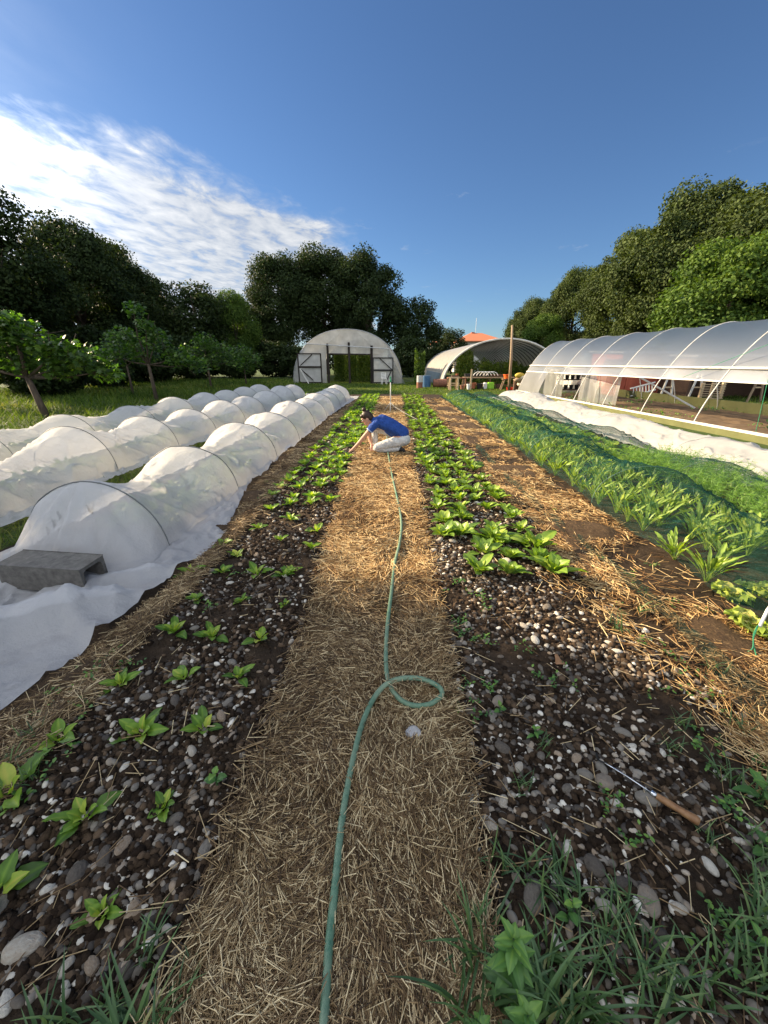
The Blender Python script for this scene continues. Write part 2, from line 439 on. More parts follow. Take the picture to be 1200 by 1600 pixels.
M['stone'] = rnd_mat('river_pebble', STONE_RAMP, 0.75, 0.25, 60, 0.35, 0.4, 0.003)
M['pebble'] = rnd_mat('large_pebble', STONE_RAMP, 0.72, 0.28, 3.2, 0.34, 0.5, 0.06)
M['clod'] = rnd_mat('soil_clod', [(0.0, (0.014, 0.009, 0.006)), (0.6, (0.044, 0.029, 0.018)), (1.0, (0.11, 0.075, 0.048))], 0.95, 0.1, 80, 0.4, 1.0, 0.006)
M['chard'] = leafy('chard_leaf', [(0.0, (0.055, 0.12, 0.020)), (0.4, (0.14, 0.27, 0.034)), (0.8, (0.30, 0.43, 0.06)), (1.0, (0.50, 0.50, 0.09))], 0.5, 0.42, 28, 0.35)
M['lettuce'] = leafy('lettuce_leaf', [(0.0, (0.06, 0.12, 0.022)), (0.5, (0.18, 0.30, 0.04)), (1.0, (0.38, 0.48, 0.08))], 0.42, 0.38, 18, 0.25)
M['frill'] = leafy('frilly_leaf', [(0.0, (0.22, 0.32, 0.05)), (0.6, (0.42, 0.50, 0.10)), (1.0, (0.52, 0.45, 0.16))], 0.45, 0.4, 18, 0.4)
M['chicory'] = leafy('chicory_leaf', [(0.0, (0.08, 0.15, 0.022)), (0.5, (0.24, 0.36, 0.05)), (1.0, (0.46, 0.54, 0.13))], 0.42, 0.35, 18, 0.25)
M['fennel'] = leafy('fennel_frond', [(0.0, (0.08, 0.18, 0.035)), (1.0, (0.22, 0.38, 0.08))], 0.5, 0.4, 18, 0.2)
M['fennel_bulb'] = simple('fennel_bulb', (0.45, 0.55, 0.22), (0.25, 0.38, 0.12), 30, 0.5)
M['grass'] = leafy('grass_blade', [(0.0, (0.030, 0.065, 0.012)), (0.5, (0.085, 0.14, 0.022)), (0.85, (0.16, 0.20, 0.045)), (1.0, (0.26, 0.23, 0.09))], 0.7, 0.4, 8, 0.3, 0.15)
M['weedgrass'] = leafy('weed_grass', [(0.0, (0.045, 0.095, 0.040)), (0.5, (0.090, 0.165, 0.062)), (0.9, (0.15, 0.23, 0.08)), (1.0, (0.30, 0.29, 0.12))], 0.45, 0.3, 12, 0.2)
M['weedleaf'] = leafy('weed_leaf', [(0.0, (0.05, 0.12, 0.04)), (0.6, (0.10, 0.22, 0.05)), (1.0, (0.20, 0.34, 0.06))], 0.45, 0.35, 20, 0.3)
M['dark_tree'] = leafy('dark_tree_leaf', [(0.0, (0.012, 0.022, 0.007)), (0.5, (0.026, 0.044, 0.013)), (1.0, (0.055, 0.075, 0.022))], 0.7, 0.22, 0.6, 0.5, 0.15)
M['olive_tree'] = leafy('olive_tree_leaf', [(0.0, (0.028, 0.042, 0.013)), (0.5, (0.052, 0.074, 0.022)), (1.0, (0.085, 0.112, 0.035))], 0.7, 0.22, 0.5, 0.4, 0.12)
M['bright_tree'] = leafy('bright_tree_leaf', [(0.0, (0.030, 0.062, 0.012)), (0.5, (0.060, 0.108, 0.018)), (1.0, (0.11, 0.165, 0.026))], 0.65, 0.30, 0.5, 0.4, 0.15)
M['fig'] = leafy('fig_leaf', [(0.0, (0.030, 0.060, 0.018)), (0.6, (0.065, 0.12, 0.025)), (1.0, (0.13, 0.20, 0.035))], 0.45, 0.42, 10, 0.3, 0.4, (1.2, 1.7, 0.3))
M['vine'] = leafy('vine_leaf', [(0.0, (0.05, 0.11, 0.02)), (0.6, (0.13, 0.22, 0.03)), (1.0, (0.28, 0.32, 0.06))], 0.5, 0.35, 10, 0.3)
M['bark'] = simple('bark', (0.12, 0.09, 0.065), (0.045, 0.034, 0.026), 14, 0.95, bmp=0.8, bdist=0.02, vec_scale=(1, 1, 0.25))
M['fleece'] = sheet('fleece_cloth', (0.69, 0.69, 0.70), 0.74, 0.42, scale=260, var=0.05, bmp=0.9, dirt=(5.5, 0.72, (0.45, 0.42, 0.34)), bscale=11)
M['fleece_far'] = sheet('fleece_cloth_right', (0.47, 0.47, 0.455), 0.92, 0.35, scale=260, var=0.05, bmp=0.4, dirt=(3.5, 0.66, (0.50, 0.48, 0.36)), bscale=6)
M['net'] = sheet('insect_net', (0.022, 0.080, 0.064), 0.20, 0.30, scale=3, var=0.3, weave=170)
M['film'] = sheet('greenhouse_film', (0.040, 0.075, 0.125), 0.68, 0.25, rough=0.4, gloss=0.35, scale=1.2, var=0.15, bmp=0.25, bscale=0.9)
M['milky'] = sheet('milky_film', (0.36, 0.35, 0.32), 0.93, 0.32, rough=0.35, gloss=0.5, scale=2.5, var=0.18, bmp=0.3, bscale=1.2)
M['wornfilm'] = sheet('worn_film', (0.66, 0.66, 0.64), 0.84, 0.40, rough=0.35, gloss=0.5, scale=2.5, var=0.22, bmp=0.6, bscale=1.6)
M['clear'] = sheet('clear_film', (0.30, 0.32, 0.32), 0.60, 0.30, rough=0.3, gloss=0.7, scale=2.5, var=0.2, bmp=0.5, bscale=1.6)
M['bluetint'] = sheet('blue_side_net', (0.22, 0.30, 0.36), 0.75, 0.3, scale=3, var=0.2)
M['olivenet'] = sheet('olive_side_film', (0.20, 0.21, 0.09), 0.85, 0.3, rough=0.4, gloss=0.4, scale=2, var=0.3, bmp=0.3)
M['galv'] = simple('galvanised_steel', (0.50, 0.51, 0.52), (0.34, 0.35, 0.36), 12, 0.42, 0.6)
M['white'] = simple('white_paint', (0.78, 0.78, 0.75), (0.62, 0.61, 0.57), 14, 0.55)
M['whitepipe'] = simple('white_pipe', (0.58, 0.57, 0.53), (0.36, 0.35, 0.32), 9, 0.5)
M['nethoop'] = simple('green_grey_hoop', (0.16, 0.24, 0.20), (0.10, 0.16, 0.14), 12, 0.5)
M['hoop'] = simple('grey_hoop', (0.17, 0.18, 0.18), (0.10, 0.11, 0.11), 12, 0.5)
M['darkpole'] = simple('dark_metal', (0.028, 0.026, 0.026), (0.014, 0.014, 0.014), 12, 0.6)
M['tarwood'] = simple('dark_timber', (0.035, 0.026, 0.020), (0.014, 0.011, 0.009), 18, 0.8, vec_scale=(1, 1, .2))
M['wood'] = simple('weathered_wood', (0.30, 0.22, 0.14), (0.16, 0.11, 0.07), 22, 0.8, bmp=0.3, vec_scale=(1, 1, .2))
M['palewood'] = simple('pale_wood', (0.52, 0.40, 0.25), (0.36, 0.26, 0.15), 22, 0.75, vec_scale=(.3, 1, 1))
M['terracotta'] = simple('terracotta', (0.42, 0.15, 0.07), (0.27, 0.09, 0.045), 15, 0.8)
M['rust'] = simple('rusty_steel', (0.28, 0.12, 0.07), (0.12, 0.055, 0.04), 8, 0.8, bmp=0.3)
M['redplastic'] = simple('red_plastic', (0.62, 0.035, 0.020), (0.48, 0.03, 0.018), 5, 0.4)
M['orangeplastic'] = simple('orange_plastic', (0.75, 0.14, 0.02), (0.60, 0.10, 0.02), 5, 0.4)
M['blueplastic'] = simple('blue_plastic', (0.05, 0.13, 0.24), (0.03, 0.08, 0.16), 5, 0.45)
M['limeplastic'] = simple('lime_plastic', (0.30, 0.62, 0.05), (0.20, 0.45, 0.04), 5, 0.45)
M['blackplastic'] = simple('black_plastic', (0.02, 0.02, 0.02), (0.012, 0.012, 0.012), 5, 0.45)
M['greyplastic'] = simple('grey_plastic', (0.42, 0.43, 0.43), (0.32, 0.33, 0.33), 5, 0.5)
M['cream'] = simple('cream_sack', (0.58, 0.50, 0.36), (0.42, 0.35, 0.24), 9, 0.85)
M['yellow'] = simple('yellow_sack', (0.58, 0.42, 0.06), (0.42, 0.28, 0.05), 9, 0.7)
M['redwall'] = simple('red_boards', (0.42, 0.10, 0.055), (0.30, 0.065, 0.04), 5, 0.8, vec_scale=(1, 1, 0.15))
M['orangewall'] = simple('orange_rust_sheet', (0.45, 0.17, 0.06), (0.30, 0.10, 0.04), 3, 0.8)
M['brownwall'] = simple('brown_boards', (0.10, 0.055, 0.035), (0.06, 0.035, 0.022), 5, 0.8, vec_scale=(1, 1, 6))
M['plaster'] = simple('white_plaster', (0.66, 0.64, 0.60), (0.54, 0.52, 0.48), 1.2, 0.9)
M['roof'] = simple('clay_roof', (0.48, 0.17, 0.08), (0.33, 0.11, 0.055), 6, 0.85, vec_scale=(3, 3, 1))
M['glass'] = simple('dark_glass', (0.03, 0.035, 0.04), (0.02, 0.02, 0.025), 3, 0.1, spec=0.6)
M['asph'] = simple('tyre_rubber', (0.02, 0.02, 0.02), None, 5, 0.8)
M['hoseg'] = None
M['concrete'] = simple('concrete', (0.165, 0.155, 0.140), (0.085, 0.080, 0.072), 26, 0.92, bmp=0.7, bdist=0.006, detail=8)
M['skin'] = simple('skin', (0.52, 0.29, 0.19), (0.44, 0.23, 0.15), 12, 0.55)
M['hair'] = simple('brown_hair', (0.045, 0.022, 0.012), (0.02, 0.010, 0.006), 90, 0.5, vec_scale=(1, 1, .2))
M['shirt'] = simple('blue_jersey', (0.022, 0.075, 0.30), (0.012, 0.042, 0.19), 16, 0.85, bmp=1.0, bdist=0.05)
M['cuff'] = simple('pale_cuff', (0.45, 0.55, 0.75), None, 14, 0.8)
M['trouser'] = simple('off_white_cotton', (0.62, 0.61, 0.58), (0.44, 0.43, 0.41), 13, 0.9, bmp=1.0, bdist=0.06)
M['shoe'] = simple('black_shoe', (0.018, 0.017, 0.017), (0.010, 0.010, 0.010), 20, 0.6)
M['ground_in'] = simple('tunnel_soil', (0.16, 0.11, 0.065), (0.085, 0.055, 0.032), 4, 0.95, bmp=0.8, bdist=0.03)
M['greenstring'] = simple('green_string', (0.03, 0.22, 0.11), None, 5, 0.7)
M['steelblade'] = simple('steel', (0.62, 0.63, 0.64), (0.45, 0.45, 0.46), 40, 0.25, 1.0)
M['handle'] = simple('varnished_handle', (0.30, 0.17, 0.075), (0.13, 0.058, 0.028), 26, 0.45, vec_scale=(1, 1, 1))
M['dryleaf'] = simple('dry_leaf', (0.36, 0.20, 0.10), (0.22, 0.11, 0.05), 30, 0.8)
M['poly'] = sheet('crumpled_polythene', (0.75, 0.76, 0.78), 0.6, 0.3, rough=0.15, gloss=1.0, scale=30, var=0.1, bmp=0.6)

def hose_material():
    m, nt, out = new_mat('garden_hose_green')
    n = noise(nt, 35, 6, 0.7, vec_scale=(1, 1, 1)); n2 = noise(nt, 3.5, 4, 0.6)
    t = N(nt, 'ShaderNodeTexCoord'); g = N(nt, 'ShaderNodeNewGeometry'); s = N(nt, 'ShaderNodeSeparateXYZ'); nt.links.new(g.outputs['Normal'], s.inputs[0])
    base = ramp(nt, n, [(0.3, (0.022, 0.10, 0.062)), (0.7, (0.035, 0.155, 0.092))])
    # sun-bleached, dusty streaks
    d = math_node(nt, 'MULTIPLY', math_node(nt, 'ADD', n2, math_node(nt, 'MULTIPLY', n, 0.9)), 0.75, clamp=True)
    c = mixc(nt, ramp(nt, d, [(0.45, (0, 0, 0)), (0.85, (0.75, 0.75, 0.75))]), base, (0.20, 0.25, 0.17))
    p = nt.nodes.new('ShaderNodeBsdfPrincipled'); p.inputs['Roughness'].default_value = 0.5; p.inputs['Specular IOR Level'].default_value = 0.35
    nt.links.new(c, p.inputs['Base Color']); nt.links.new(bump(nt, n, 0.25, 0.004), p.inputs['Normal'])
    nt.links.new(p.outputs[0], out.inputs[0]); return m
M['hoseg'] = hose_material()

# ------------------------------------------------------------------ ground
xs = np.concatenate([-np.geomspace(600, 32, 16), np.arange(-30, 30.1, 0.75), np.geomspace(32, 600, 16)])
ys = np.concatenate([-np.geomspace(300, 12, 12), np.arange(-10, 62, 0.75), np.geomspace(64, 900, 18)])
tag(grid_mesh('ground', xs, ys, lawn_h, M['lawn']), kind='structure')

xs = np.concatenate([np.arange(-3.5, -1.9, 0.08), np.arange(-1.9, 2.3, 0.0155), np.arange(2.3, 6.3, 0.08)])
ys = [-0.9]
while ys[-1] < 21.2: ys.append(ys[-1]+(0.05 if ys[-1] < 0.2 else max(0.011, 0.0095*(ys[-1])**1.25)))
ys = np.array(ys)
def soil_h(X, Y):
    b = sstep(-3.5, -3.3, X)*sstep(6.25, 6.0, X)*sstep(-0.9, -0.7, Y)*sstep(21.2, 20.7, Y)
    return hf(X, Y)*b-0.13*(1-b)
tag(grid_mesh('soil_ground', xs, ys, soil_h, M['soil']), kind='structure')

# straw covered strips lie as a slightly raised sheet on the soil
def strip(name, lf, rf, y0, y1, lift, patch=0.0):
    yy = [y0]
    while yy[-1] < y1: yy.append(yy[-1]+max(0.02, 0.014*abs(yy[-1])**1.2))
    yy = np.array(yy); n = 46; u = np.linspace(0, 1, n)
    Xl = lf(yy)[:, None]; Xr = rf(yy)[:, None]; X = Xl+(Xr-Xl)*u[None]; Y = np.repeat(yy[:, None], n, 1)
    e = np.minimum(sstep(0, 0.14, u), sstep(1, 0.86, u))[None]
    e = e*sstep(y1, y1-0.3, Y)
    Z = hf(X, Y)+(lift+0.022*vnoise(X*5, Y*5)+0.012*vnoise(X*14, Y*14)+patch*(vnoise(X*2.6+7, Y*2.1)-.02))*e-0.03*(1-e)
    o = np_mesh(name, np.stack([X, Y, Z], -1).reshape(-1, 3), grid_faces(len(yy), n), M['mulch'], None, None, True)
    return tag(o, kind='structure')
strip('path', lambda y: path_edges(y)[0]-0.02, lambda y: path_edges(y)[1]+0.02, 0.05, 19.5, 0.022)
def rl(y): return 1.36+0.12*vnoise(y*1.7, 22.1)+0.25*sstep(2.4, 1.2, y)
def rr(y): return 2.20+0.12*vnoise(y*1.7, 32.1)
strip('path', rl, rr, 0.9, 19.0, 0.008, 0.16)
def ll(y): return -2.3+0*y
def lr(y): return -1.46+0.08*vnoise(y*1.9, 42.1)
strip('path', ll, lr, 0.5, 18.5, 0.008, 0.10)

def garden_h(x, y):
    """top of whatever covers the soil"""
    l, r = path_edges(y)
    e = sstep(l, l+0.12, x)*sstep(r, r-0.12, x)
    return hf(x, y)+0.022*e

# ------------------------------------------------------------------ straw
def ribbon_proto(w=0.0014, bend=0.0):
    # a 3-sided stalk of unit length along x
    V = []
    for i, x in enumerate((-0.5, 0.0, 0.5)):
        z = bend*(1-(2*x)**2)
        for k in range(3):
            q = 2*math.pi*k/3+0.5
            V.append((x, w*math.cos(q), w*math.sin(q)+z))
    F = []
    for i in range(2):
        for k in range(3):
            a = i*3+k; b = i*3+(k+1) % 3; F.append((a, b, b+3, a+3))
    return np.array(V), np.array(F)
edge_y = np.array([0.0, .8, 1.26, 2.2, 3.05, 4.5, 5.5, 7.2, 10, 14, 18.5, 22])
edge_x = np.array([-1.80, -1.80, -1.74, -1.56, -1.52, -1.80, -1.80, -1.92, -1.86, -1.74, -1.60, -1.6])
def make_straw(name, n, xr, yr, wfun, lfun, dens, zfun, label=None, zoff=0.02, darken=0.0, mat='straw'):
    # sample positions with density weights by rejection, perspective-biased towards the camera
    px = []; 
    X = np.zeros(0); Y = np.zeros(0)
    while len(X) < n:
        m = n*3
        y = yr[0]*(yr[1]/yr[0])**rng.random(m)
        x = xr(y)[0]+(xr(y)[1]-xr(y)[0])*rng.random(m)
        keep = rng.random(m) < dens(x, y)
        X = np.concatenate([X, x[keep]]); Y = np.concatenate([Y, y[keep]])
    X = X[:n]; Y = Y[:n]
    L = lfun(n)*(1+0.04*Y); W = wfun(Y)
    # straw lies in drifts: local main direction with scatter
    ang = 6.283*vnoise(X*1.7+40, Y*1.7)*1.3+rng.normal(0, 0.75, n)+1.2
    Rm = rot_z(ang) @ rot_y(rng.normal(0, 0.13, n)) @ rot_x(rng.random(n)*6.28)
    Z = zfun(X, Y)+rng.random(n)**1.6*zoff+0.002
    rn = np.clip(rng.beta(0.85, 1.15, n)*1.0+0.40*vnoise(X*2.3, Y*2.3+9)-darken+0.05, 0, 1)
    sc = np.stack([L, W, W], -1)
    V, F = ribbon_proto(1.0)
    o = scatter(name, (V, F), np.stack([X, Y, Z], -1), Rm, sc, M[mat], None, rn)
    return tag(o, label, 'straw' if label else None, kind='stuff')
def stalk_w(Y): return (0.0010+0.00055*rng.random(len(Y)))*(1+0.16*Y)
zpath = lambda x, y: hf(x, y)+0.022+0.02*vnoise(x*5, y*5)
make_straw('path_straw', 62000, lambda y: (path_edges(y)[0]-0.06, path_edges(y)[1]+0.06), (0.33, 3.6), stalk_w,
           lambda n: 0.035+0.10*rng.random(n)**1.7, lambda x, y: np.clip(0.04+sstep(path_edges(y)[0]-0.06, path_edges(y)[0]+0.07, x)*sstep(path_edges(y)[1]+0.06, path_edges(y)[1]-0.07, x)*(0.75+1.1*vnoise(x*4.5, y*4.5+60)), 0.02, 1)*sstep(3.0, 1.9, y+vnoise(x*3, y*2)*1.2),
           zpath, 'loose dry straw mulch pale, covering the near end of the middle path', 0.030)
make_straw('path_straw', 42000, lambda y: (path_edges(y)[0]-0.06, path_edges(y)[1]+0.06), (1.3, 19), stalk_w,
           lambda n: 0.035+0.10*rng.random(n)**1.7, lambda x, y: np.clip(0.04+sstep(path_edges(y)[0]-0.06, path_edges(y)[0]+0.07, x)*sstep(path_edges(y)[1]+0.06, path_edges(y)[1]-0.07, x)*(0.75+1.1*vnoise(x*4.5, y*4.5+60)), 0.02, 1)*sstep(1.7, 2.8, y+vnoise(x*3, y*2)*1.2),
           zpath, 'straw mulch coloured sunlit orange on the farther middle path around the person', 0.030, mat='rust_sunlit_straw')
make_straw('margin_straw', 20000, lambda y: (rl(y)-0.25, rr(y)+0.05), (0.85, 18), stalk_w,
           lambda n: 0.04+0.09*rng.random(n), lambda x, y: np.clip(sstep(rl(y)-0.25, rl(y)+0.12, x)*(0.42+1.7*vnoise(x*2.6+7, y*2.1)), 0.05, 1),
           lambda x, y: hf(x, y)+0.012, 'reddish dry straw strewn between the leafy bed and the green nets', 0.022, mat='rust_sunlit_straw')
make_straw('fleece_side_straw', 15000, lambda y: (np.interp(y, edge_y, edge_x)+0.03, -1.36+0*y), (0.75, 17), stalk_w,
           lambda n: 0.05+0.09*rng.random(n), lambda x, y: 0.25+0.75*sstep(-1.32, -1.5, x),
           lambda x, y: hf(x, y)+0.010, 'thin dry straw along the edge of the white fleece', 0.022, 0.10)
make_straw('bed_straw', 800, lambda y: (-1.5+0*y, 1.5+0*y), (0.4, 9), stalk_w,
           lambda n: 0.03+0.09*rng.random(n), lambda x, y: np.where((x < path_edges(y)[0]) | (x > path_edges(y)[1]), 1.0, 0.0),
           lambda x, y: hf(x, y)+0.012, 'stray single straws fallen on the stony soil', 0.015)

# ------------------------------------------------------------------ stones, clods
def ico(sub):
    bm = bmesh.new(); bmesh.ops.create_icosphere(bm, subdivisions=sub, radius=1.0)
    bm.verts.ensure_lookup_table()
    V = np.array([v.co[:] for v in bm.verts]); F = np.array([[v.index for v in f.verts] for f in bm.faces]); bm.free()
    return V, F
def lumpy(sub, amp, seed):
    V, F = ico(sub); r = np.random.default_rng(seed)
    d = np.ones(len(V))
    for i in range(5):
        k = r.normal(0, 1, 3); k /= np.linalg.norm(k)
        d += amp*r.normal()*np.sin((V @ k)*r.uniform(1.5, 4)+r.uniform(0, 6))
    return V*d[:, None], F
def in_beds(x, y):
    l, r = path_edges(y)
    left = (x < l+0.02) & (x > -1.5)
    right = (x > r-0.02) & (x < 1.45+0.5*sstep(2.2, 0.8, y)*1.2)
    return left, right
def bed_points(n, y0, y1, wl, wr):
    X = np.zeros(0); Y = np.zeros(0)
    while len(X) < n:
        y = y0*(y1/y0)**rng.random(n*4); x = rng.uniform(-1.5, 2.0, n*4)
        L_, R_ = in_beds(x, y)
        w = np.where(L_, wl, 0)+np.where(R_, wr, 0)
        w = w*np.clip(0.5+1.3*vnoise(x*3.1, y*3.1), 0.08, 1)
        # the upper right bed in front of the plants is the stoniest
        k = rng.random(n*4) < w
        X = np.concatenate([X, x[k]]); Y = np.concatenate([Y, y[k]])
    return X[:n], Y[:n]
def stones_stuff(name, n, s0, s1, y0, y1, sub, label, mat, amp=0.06, sink=0.35, wl=1.0, wr=1.0, grow=0.12):
    per = n//3
    Vs = []; Fs = []; Rn = []; off = 0
    for k in range(3):
        V, F = lumpy(sub, amp, 50+k+int(s0*1e5))
        x, y = bed_points(per, y0, y1, wl, wr)
        s = (s0+(s1-s0)*rng.random(per)**2.2)*(1+grow*np.maximum(y-1, 0)*0.6)
        sc = s[:, None]*np.stack([rng.uniform(1.0, 1.55, per), rng.uniform(0.75, 1.0, per), rng.uniform(0.45, 0.75, per)], -1)
        rm = rot_z(rng.random(per)*6.28) @ rot_x(rng.normal(0, .3, per)) @ rot_y(rng.normal(0, .25, per))
        z = hf(x, y)+sc[:, 2]*(1-2*sink)*0.9
        W = np.einsum('nij,nkj->nki', rm, V[None]*sc[:, None, :])+np.stack([x, y, z], -1)[:, None, :]
        Vs.append(W.reshape(-1, 3)); Fs.append((F[None]+(np.arange(per)*len(V))[:, None, None]+off).reshape(-1, 3)); off += per*len(V)
        Rn.append(np.repeat(rng.random(per)**1.5, len(V)))
    o = np_mesh(name, np.concatenate(Vs), np.concatenate(Fs), mat, None, np.concatenate(Rn), True)
    return tag(o, label, label.split()[-1] if False else 'gravel', kind='stuff')
o = stones_stuff('gravel', 18000, 0.0035, 0.015, 0.42, 9, 2, 'small grey and brown gravel lying all over the soil beds', M['stone'], 0.05, 0.25, 0.8, 1.0)
o = stones_stuff('dirt', 32000, 0.003, 0.019, 0.42, 6, 1, 'crumbly dark clods of soil on the beds', M['clod'], 0.16, 0.3, 1.0, 0.9)
o['category'] = 'soil'

stone_me = []
for k in range(8):
    V, F = lumpy(3, 0.035, 900+k)
    r = 0.12+0.11*k+0.02
    o = np_mesh('pebble_shape', V, F, M['pebble'], None, np.full(len(V), min(r, .98)), True)
    stone_me.append(o.data); bpy.data.objects.remove(o)
TONE = ['very dark grey', 'dark brown grey', 'mid grey', 'smooth grey', 'tan brown', 'sandy beige', 'pale grey', 'whitish']
def pebble(x, y, s, k, flat=0.6, lng=1.35, rz=None, label=None, group=None):
    o = bpy.data.objects.new('pebble', stone_me[k]); col.objects.link(o)
    o.scale = (s*lng, s*random.uniform(.8, .98), s*flat)
    o.rotation_euler = (random.gauss(0, .15), random.gauss(0, .15), rz if rz is not None else random.uniform(0, 6.28))
    o.location = (x, y, float(hf(x, y))+s*flat*0.45)
    return tag(o, label, 'pebble', group)
# stones one can single out, from the photograph (pixel, size, tone)
named = [((45,1497),.036,6,'large pale oval pebble at the lower end of the left bed, longer than its neighbours'),
 ((232,1103),.022,3,'blue grey oval pebble above the seedling row beside the fleece'),
 ((258,1110),.018,2,'mid grey pebble just beside the blue grey oval one'),
 ((112,1528),.018,6,'light grey egg-shaped pebble near the grass at the bottom of the left bed'),
 ((150,1522),.018,5,'pale beige egg-shaped pebble next to the straw at the bottom left'),
 ((128,1382),.026,1,'long dark brown pebble lying aslant in the left bed'),
 ((172,1356),.024,1,'dark oblong pebble above the long brown one in the left bed'),
 ((305,1192),.020,6,'grey white oval pebble below the three-leaf seedling'),
 ((202,1217),.016,7,'round whitish pebble in the middle of the left bed'),
 ((278,1297),.020,2,'plum grey egg-shaped pebble among small white stones'),
 ((175,1485),.017,3,'blue grey pebble tilted beside a tan one at the bottom left'),
 ((20,1582),.022,7,'whitish oval pebble in the grass at the bottom left corner'),
 ((940,1236),.034,4,'large round tan stone beside the hand tool'),
 ((1005,1266),.030,3,'large flat grey stone under the middle of the hand tool'),
 ((884,1244),.020,2,'blue grey egg-shaped stone left of the big tan stone'),
 ((897,1200),.018,5,'sandy oval stone above the blue grey egg-shaped one'),
 ((968,1160),.024,3,'smooth blue grey flat stone above the tip of the hand tool'),
 ((1007,1425),.032,4,'large brown speckled stone low in the right bed'),
 ((1102,1368),.020,7,'whitish oblong stone right of the small weeds'),
 ((1053,1435),.018,6,'pale upright stone next to the large brown speckled one'),
 ((834,1014),.026,7,'bright white grey oval stone at the top of the stony patch'),
 ((890,1030),.020,7,'white oval stone near the dry brown leaf'),
 ((763,1298),.024,6,'pale grey oblong stone at the edge of the straw path'),
 ((735,1255),.024,7,'angular whitish stone half buried at the straw edge'),
 ((775,1112),.026,4,'reddish brown rounded stone amid small weeds'),
 ((826,1108),.020,4,'tan grey rounded stone right of the reddish one'),
 ((857,1112),.018,5,'beige rounded stone in the middle of the stony patch'),
 ((1030,1190),.016,7,'white pebble above the tool handle'),
 ((982,1182),.016,7,'white grey pebble near the tip of the tool'),
 ((925,1365),.028,1,'dark brown flat stone below the small weeds'),
 ((885,1332),.018,7,'pale oval stone above the tufts of grass'),
 ((830,1420),.034,2,'large dark round stone behind the leafy weed')]
used_xy = []
for (p, s, k, lab) in named:
    x, y = ground_at(*p); used_xy.append((x, y)); pebble(x, y, s, k, label=lab)
bx_, by_ = bed_points(1500, 0.46, 3.2, 0.7, 1.0)
cnt = 0
for x, y in zip(bx_, by_):
    if cnt >= 215: break
    if any((x-a)**2+(y-b)**2 < (0.045)**2 for a, b in used_xy): continue
    used_xy.append((x, y)); k = random.choice([0, 1, 1, 2, 2, 3, 3, 4, 5, 6, 6, 7])
    s = 0.009+0.013*random.random()**1.5+0.002*y
    side = 'left seedling bed' if x < 0 else 'stony bed with the hand tool'
    pebble(x, y, s, k, random.uniform(.5, .75), random.uniform(1.1, 1.6), label='%s river pebble in the %s' % (TONE[k], side),
           group='%s river pebbles in the %s' % (TONE[k], side)); cnt += 1

# ------------------------------------------------------------------ leaf shapes
def leaf_grid(L, W, nl=7, nw=5, curve=0.5, fold=0.25, ruffle=0.0, pet=0.25, prof='ovate', tw=0.0, seed=0, petw=0.09):
    """leaf along +x rising in z then bending over; returns V,F"""
    r = np.random.default_rng(seed)
    t = np.linspace(0, 1, nl); s = np.linspace(-1, 1, nw)
    def wid(t):
        u = np.clip((t-pet)/(1-pet), 0, 1)
        if prof == 'ovate': w = np.sin(np.pi*np.clip(u, 0, 1)**0.75)**0.75
        elif prof == 'spoon': w = np.sin(np.pi*u**1.25)**0.65
        elif prof == 'lance': w = np.sin(np.pi*u**0.6)**0.9
        elif prof == 'strap': w = np.clip(np.sin(np.pi*u**1.3), 0, 1)**0.5*(1-0.22*(np.arange(len(t)) % 2))
        return np.maximum(w*W/2, petw*W/2*(1-0.9*(t > 0.99)))
    w = wid(t)
    ang = curve*t**1.2*1.6
    dx = np.cos(ang); dz = -np.sin(ang)
    x = np.concatenate([[0], np.cumsum((dx[1:]+dx[:-1])/2*np.diff(t))])*L
    z = np.concatenate([[0], np.cumsum((dz[1:]+dz[:-1])/2*np.diff(t))])*L
    X = np.repeat(x[:, None], nw, 1); Yv = w[:, None]*s[None]
    Z = z[:, None]+fold*np.abs(Yv)+ruffle*W*np.where(np.abs(s)[None] > .6, 1, 0.2)*r.normal(0, 1, (nl, nw))*(w[:, None] > W*.15)
    a = tw*t[:, None]; Y2 = Yv*np.cos(a)-(Z-z[:, None])*np.sin(a); Z2 = z[:, None]+Yv*np.sin(a)+(Z-z[:, None])*np.cos(a)
    return np.stack([X, Y2, Z2], -1).reshape(-1, 3), grid_faces(nl, nw)
def rosette(name, n, L, W, mat, elev=(25, 70), seed=0, stem=None, **kw):
    """rosette of n leaves from one base -> mesh data"""
    r = np.random.default_rng(seed); Vs = []; Fs = []; Rn = []; off = 0
    a0 = r.random()*6.28
    for i in range(n):
        f = i/max(n-1, 1)
        l = L*(1-0.45*f)*r.uniform(.8, 1.12); w = W*(1-0.35*f)*r.uniform(.85, 1.15)
        V, F = leaf_grid(l, w, seed=seed*31+i, tw=r.normal(0, .35), **kw)
        e = R(elev[0]+(elev[1]-elev[0])*f+r.normal(0, 7)); a = a0+i*2.4+r.normal(0, .25)
        ce, se = math.cos(e), math.sin(e)
        Ry = np.array([[ce, 0, -se], [0, 1, 0], [se, 0, ce]]); Rz = np.array([[math.cos(a), -math.sin(a), 0], [math.sin(a), math.cos(a), 0], [0, 0, 1]])
        V = V @ (Rz @ Ry).T + np.array([math.cos(a), math.sin(a), 0])*0.006
        Vs.append(V); Fs.append(F+off); off += len(V); mid = np.zeros((len(V)//kw.get('nw', 5), kw.get('nw', 5))); mid[:, kw.get('nw', 5)//2] = .30
        Rn.append(np.clip(0.22+0.5*f+r.normal(0, .16)+mid.ravel(), 0, 1))
    o = np_mesh(name, np.concatenate(Vs), np.concatenate(Fs), mat, None, np.concatenate(Rn), True)
    me = o.data; bpy.data.objects.remove(o); return me
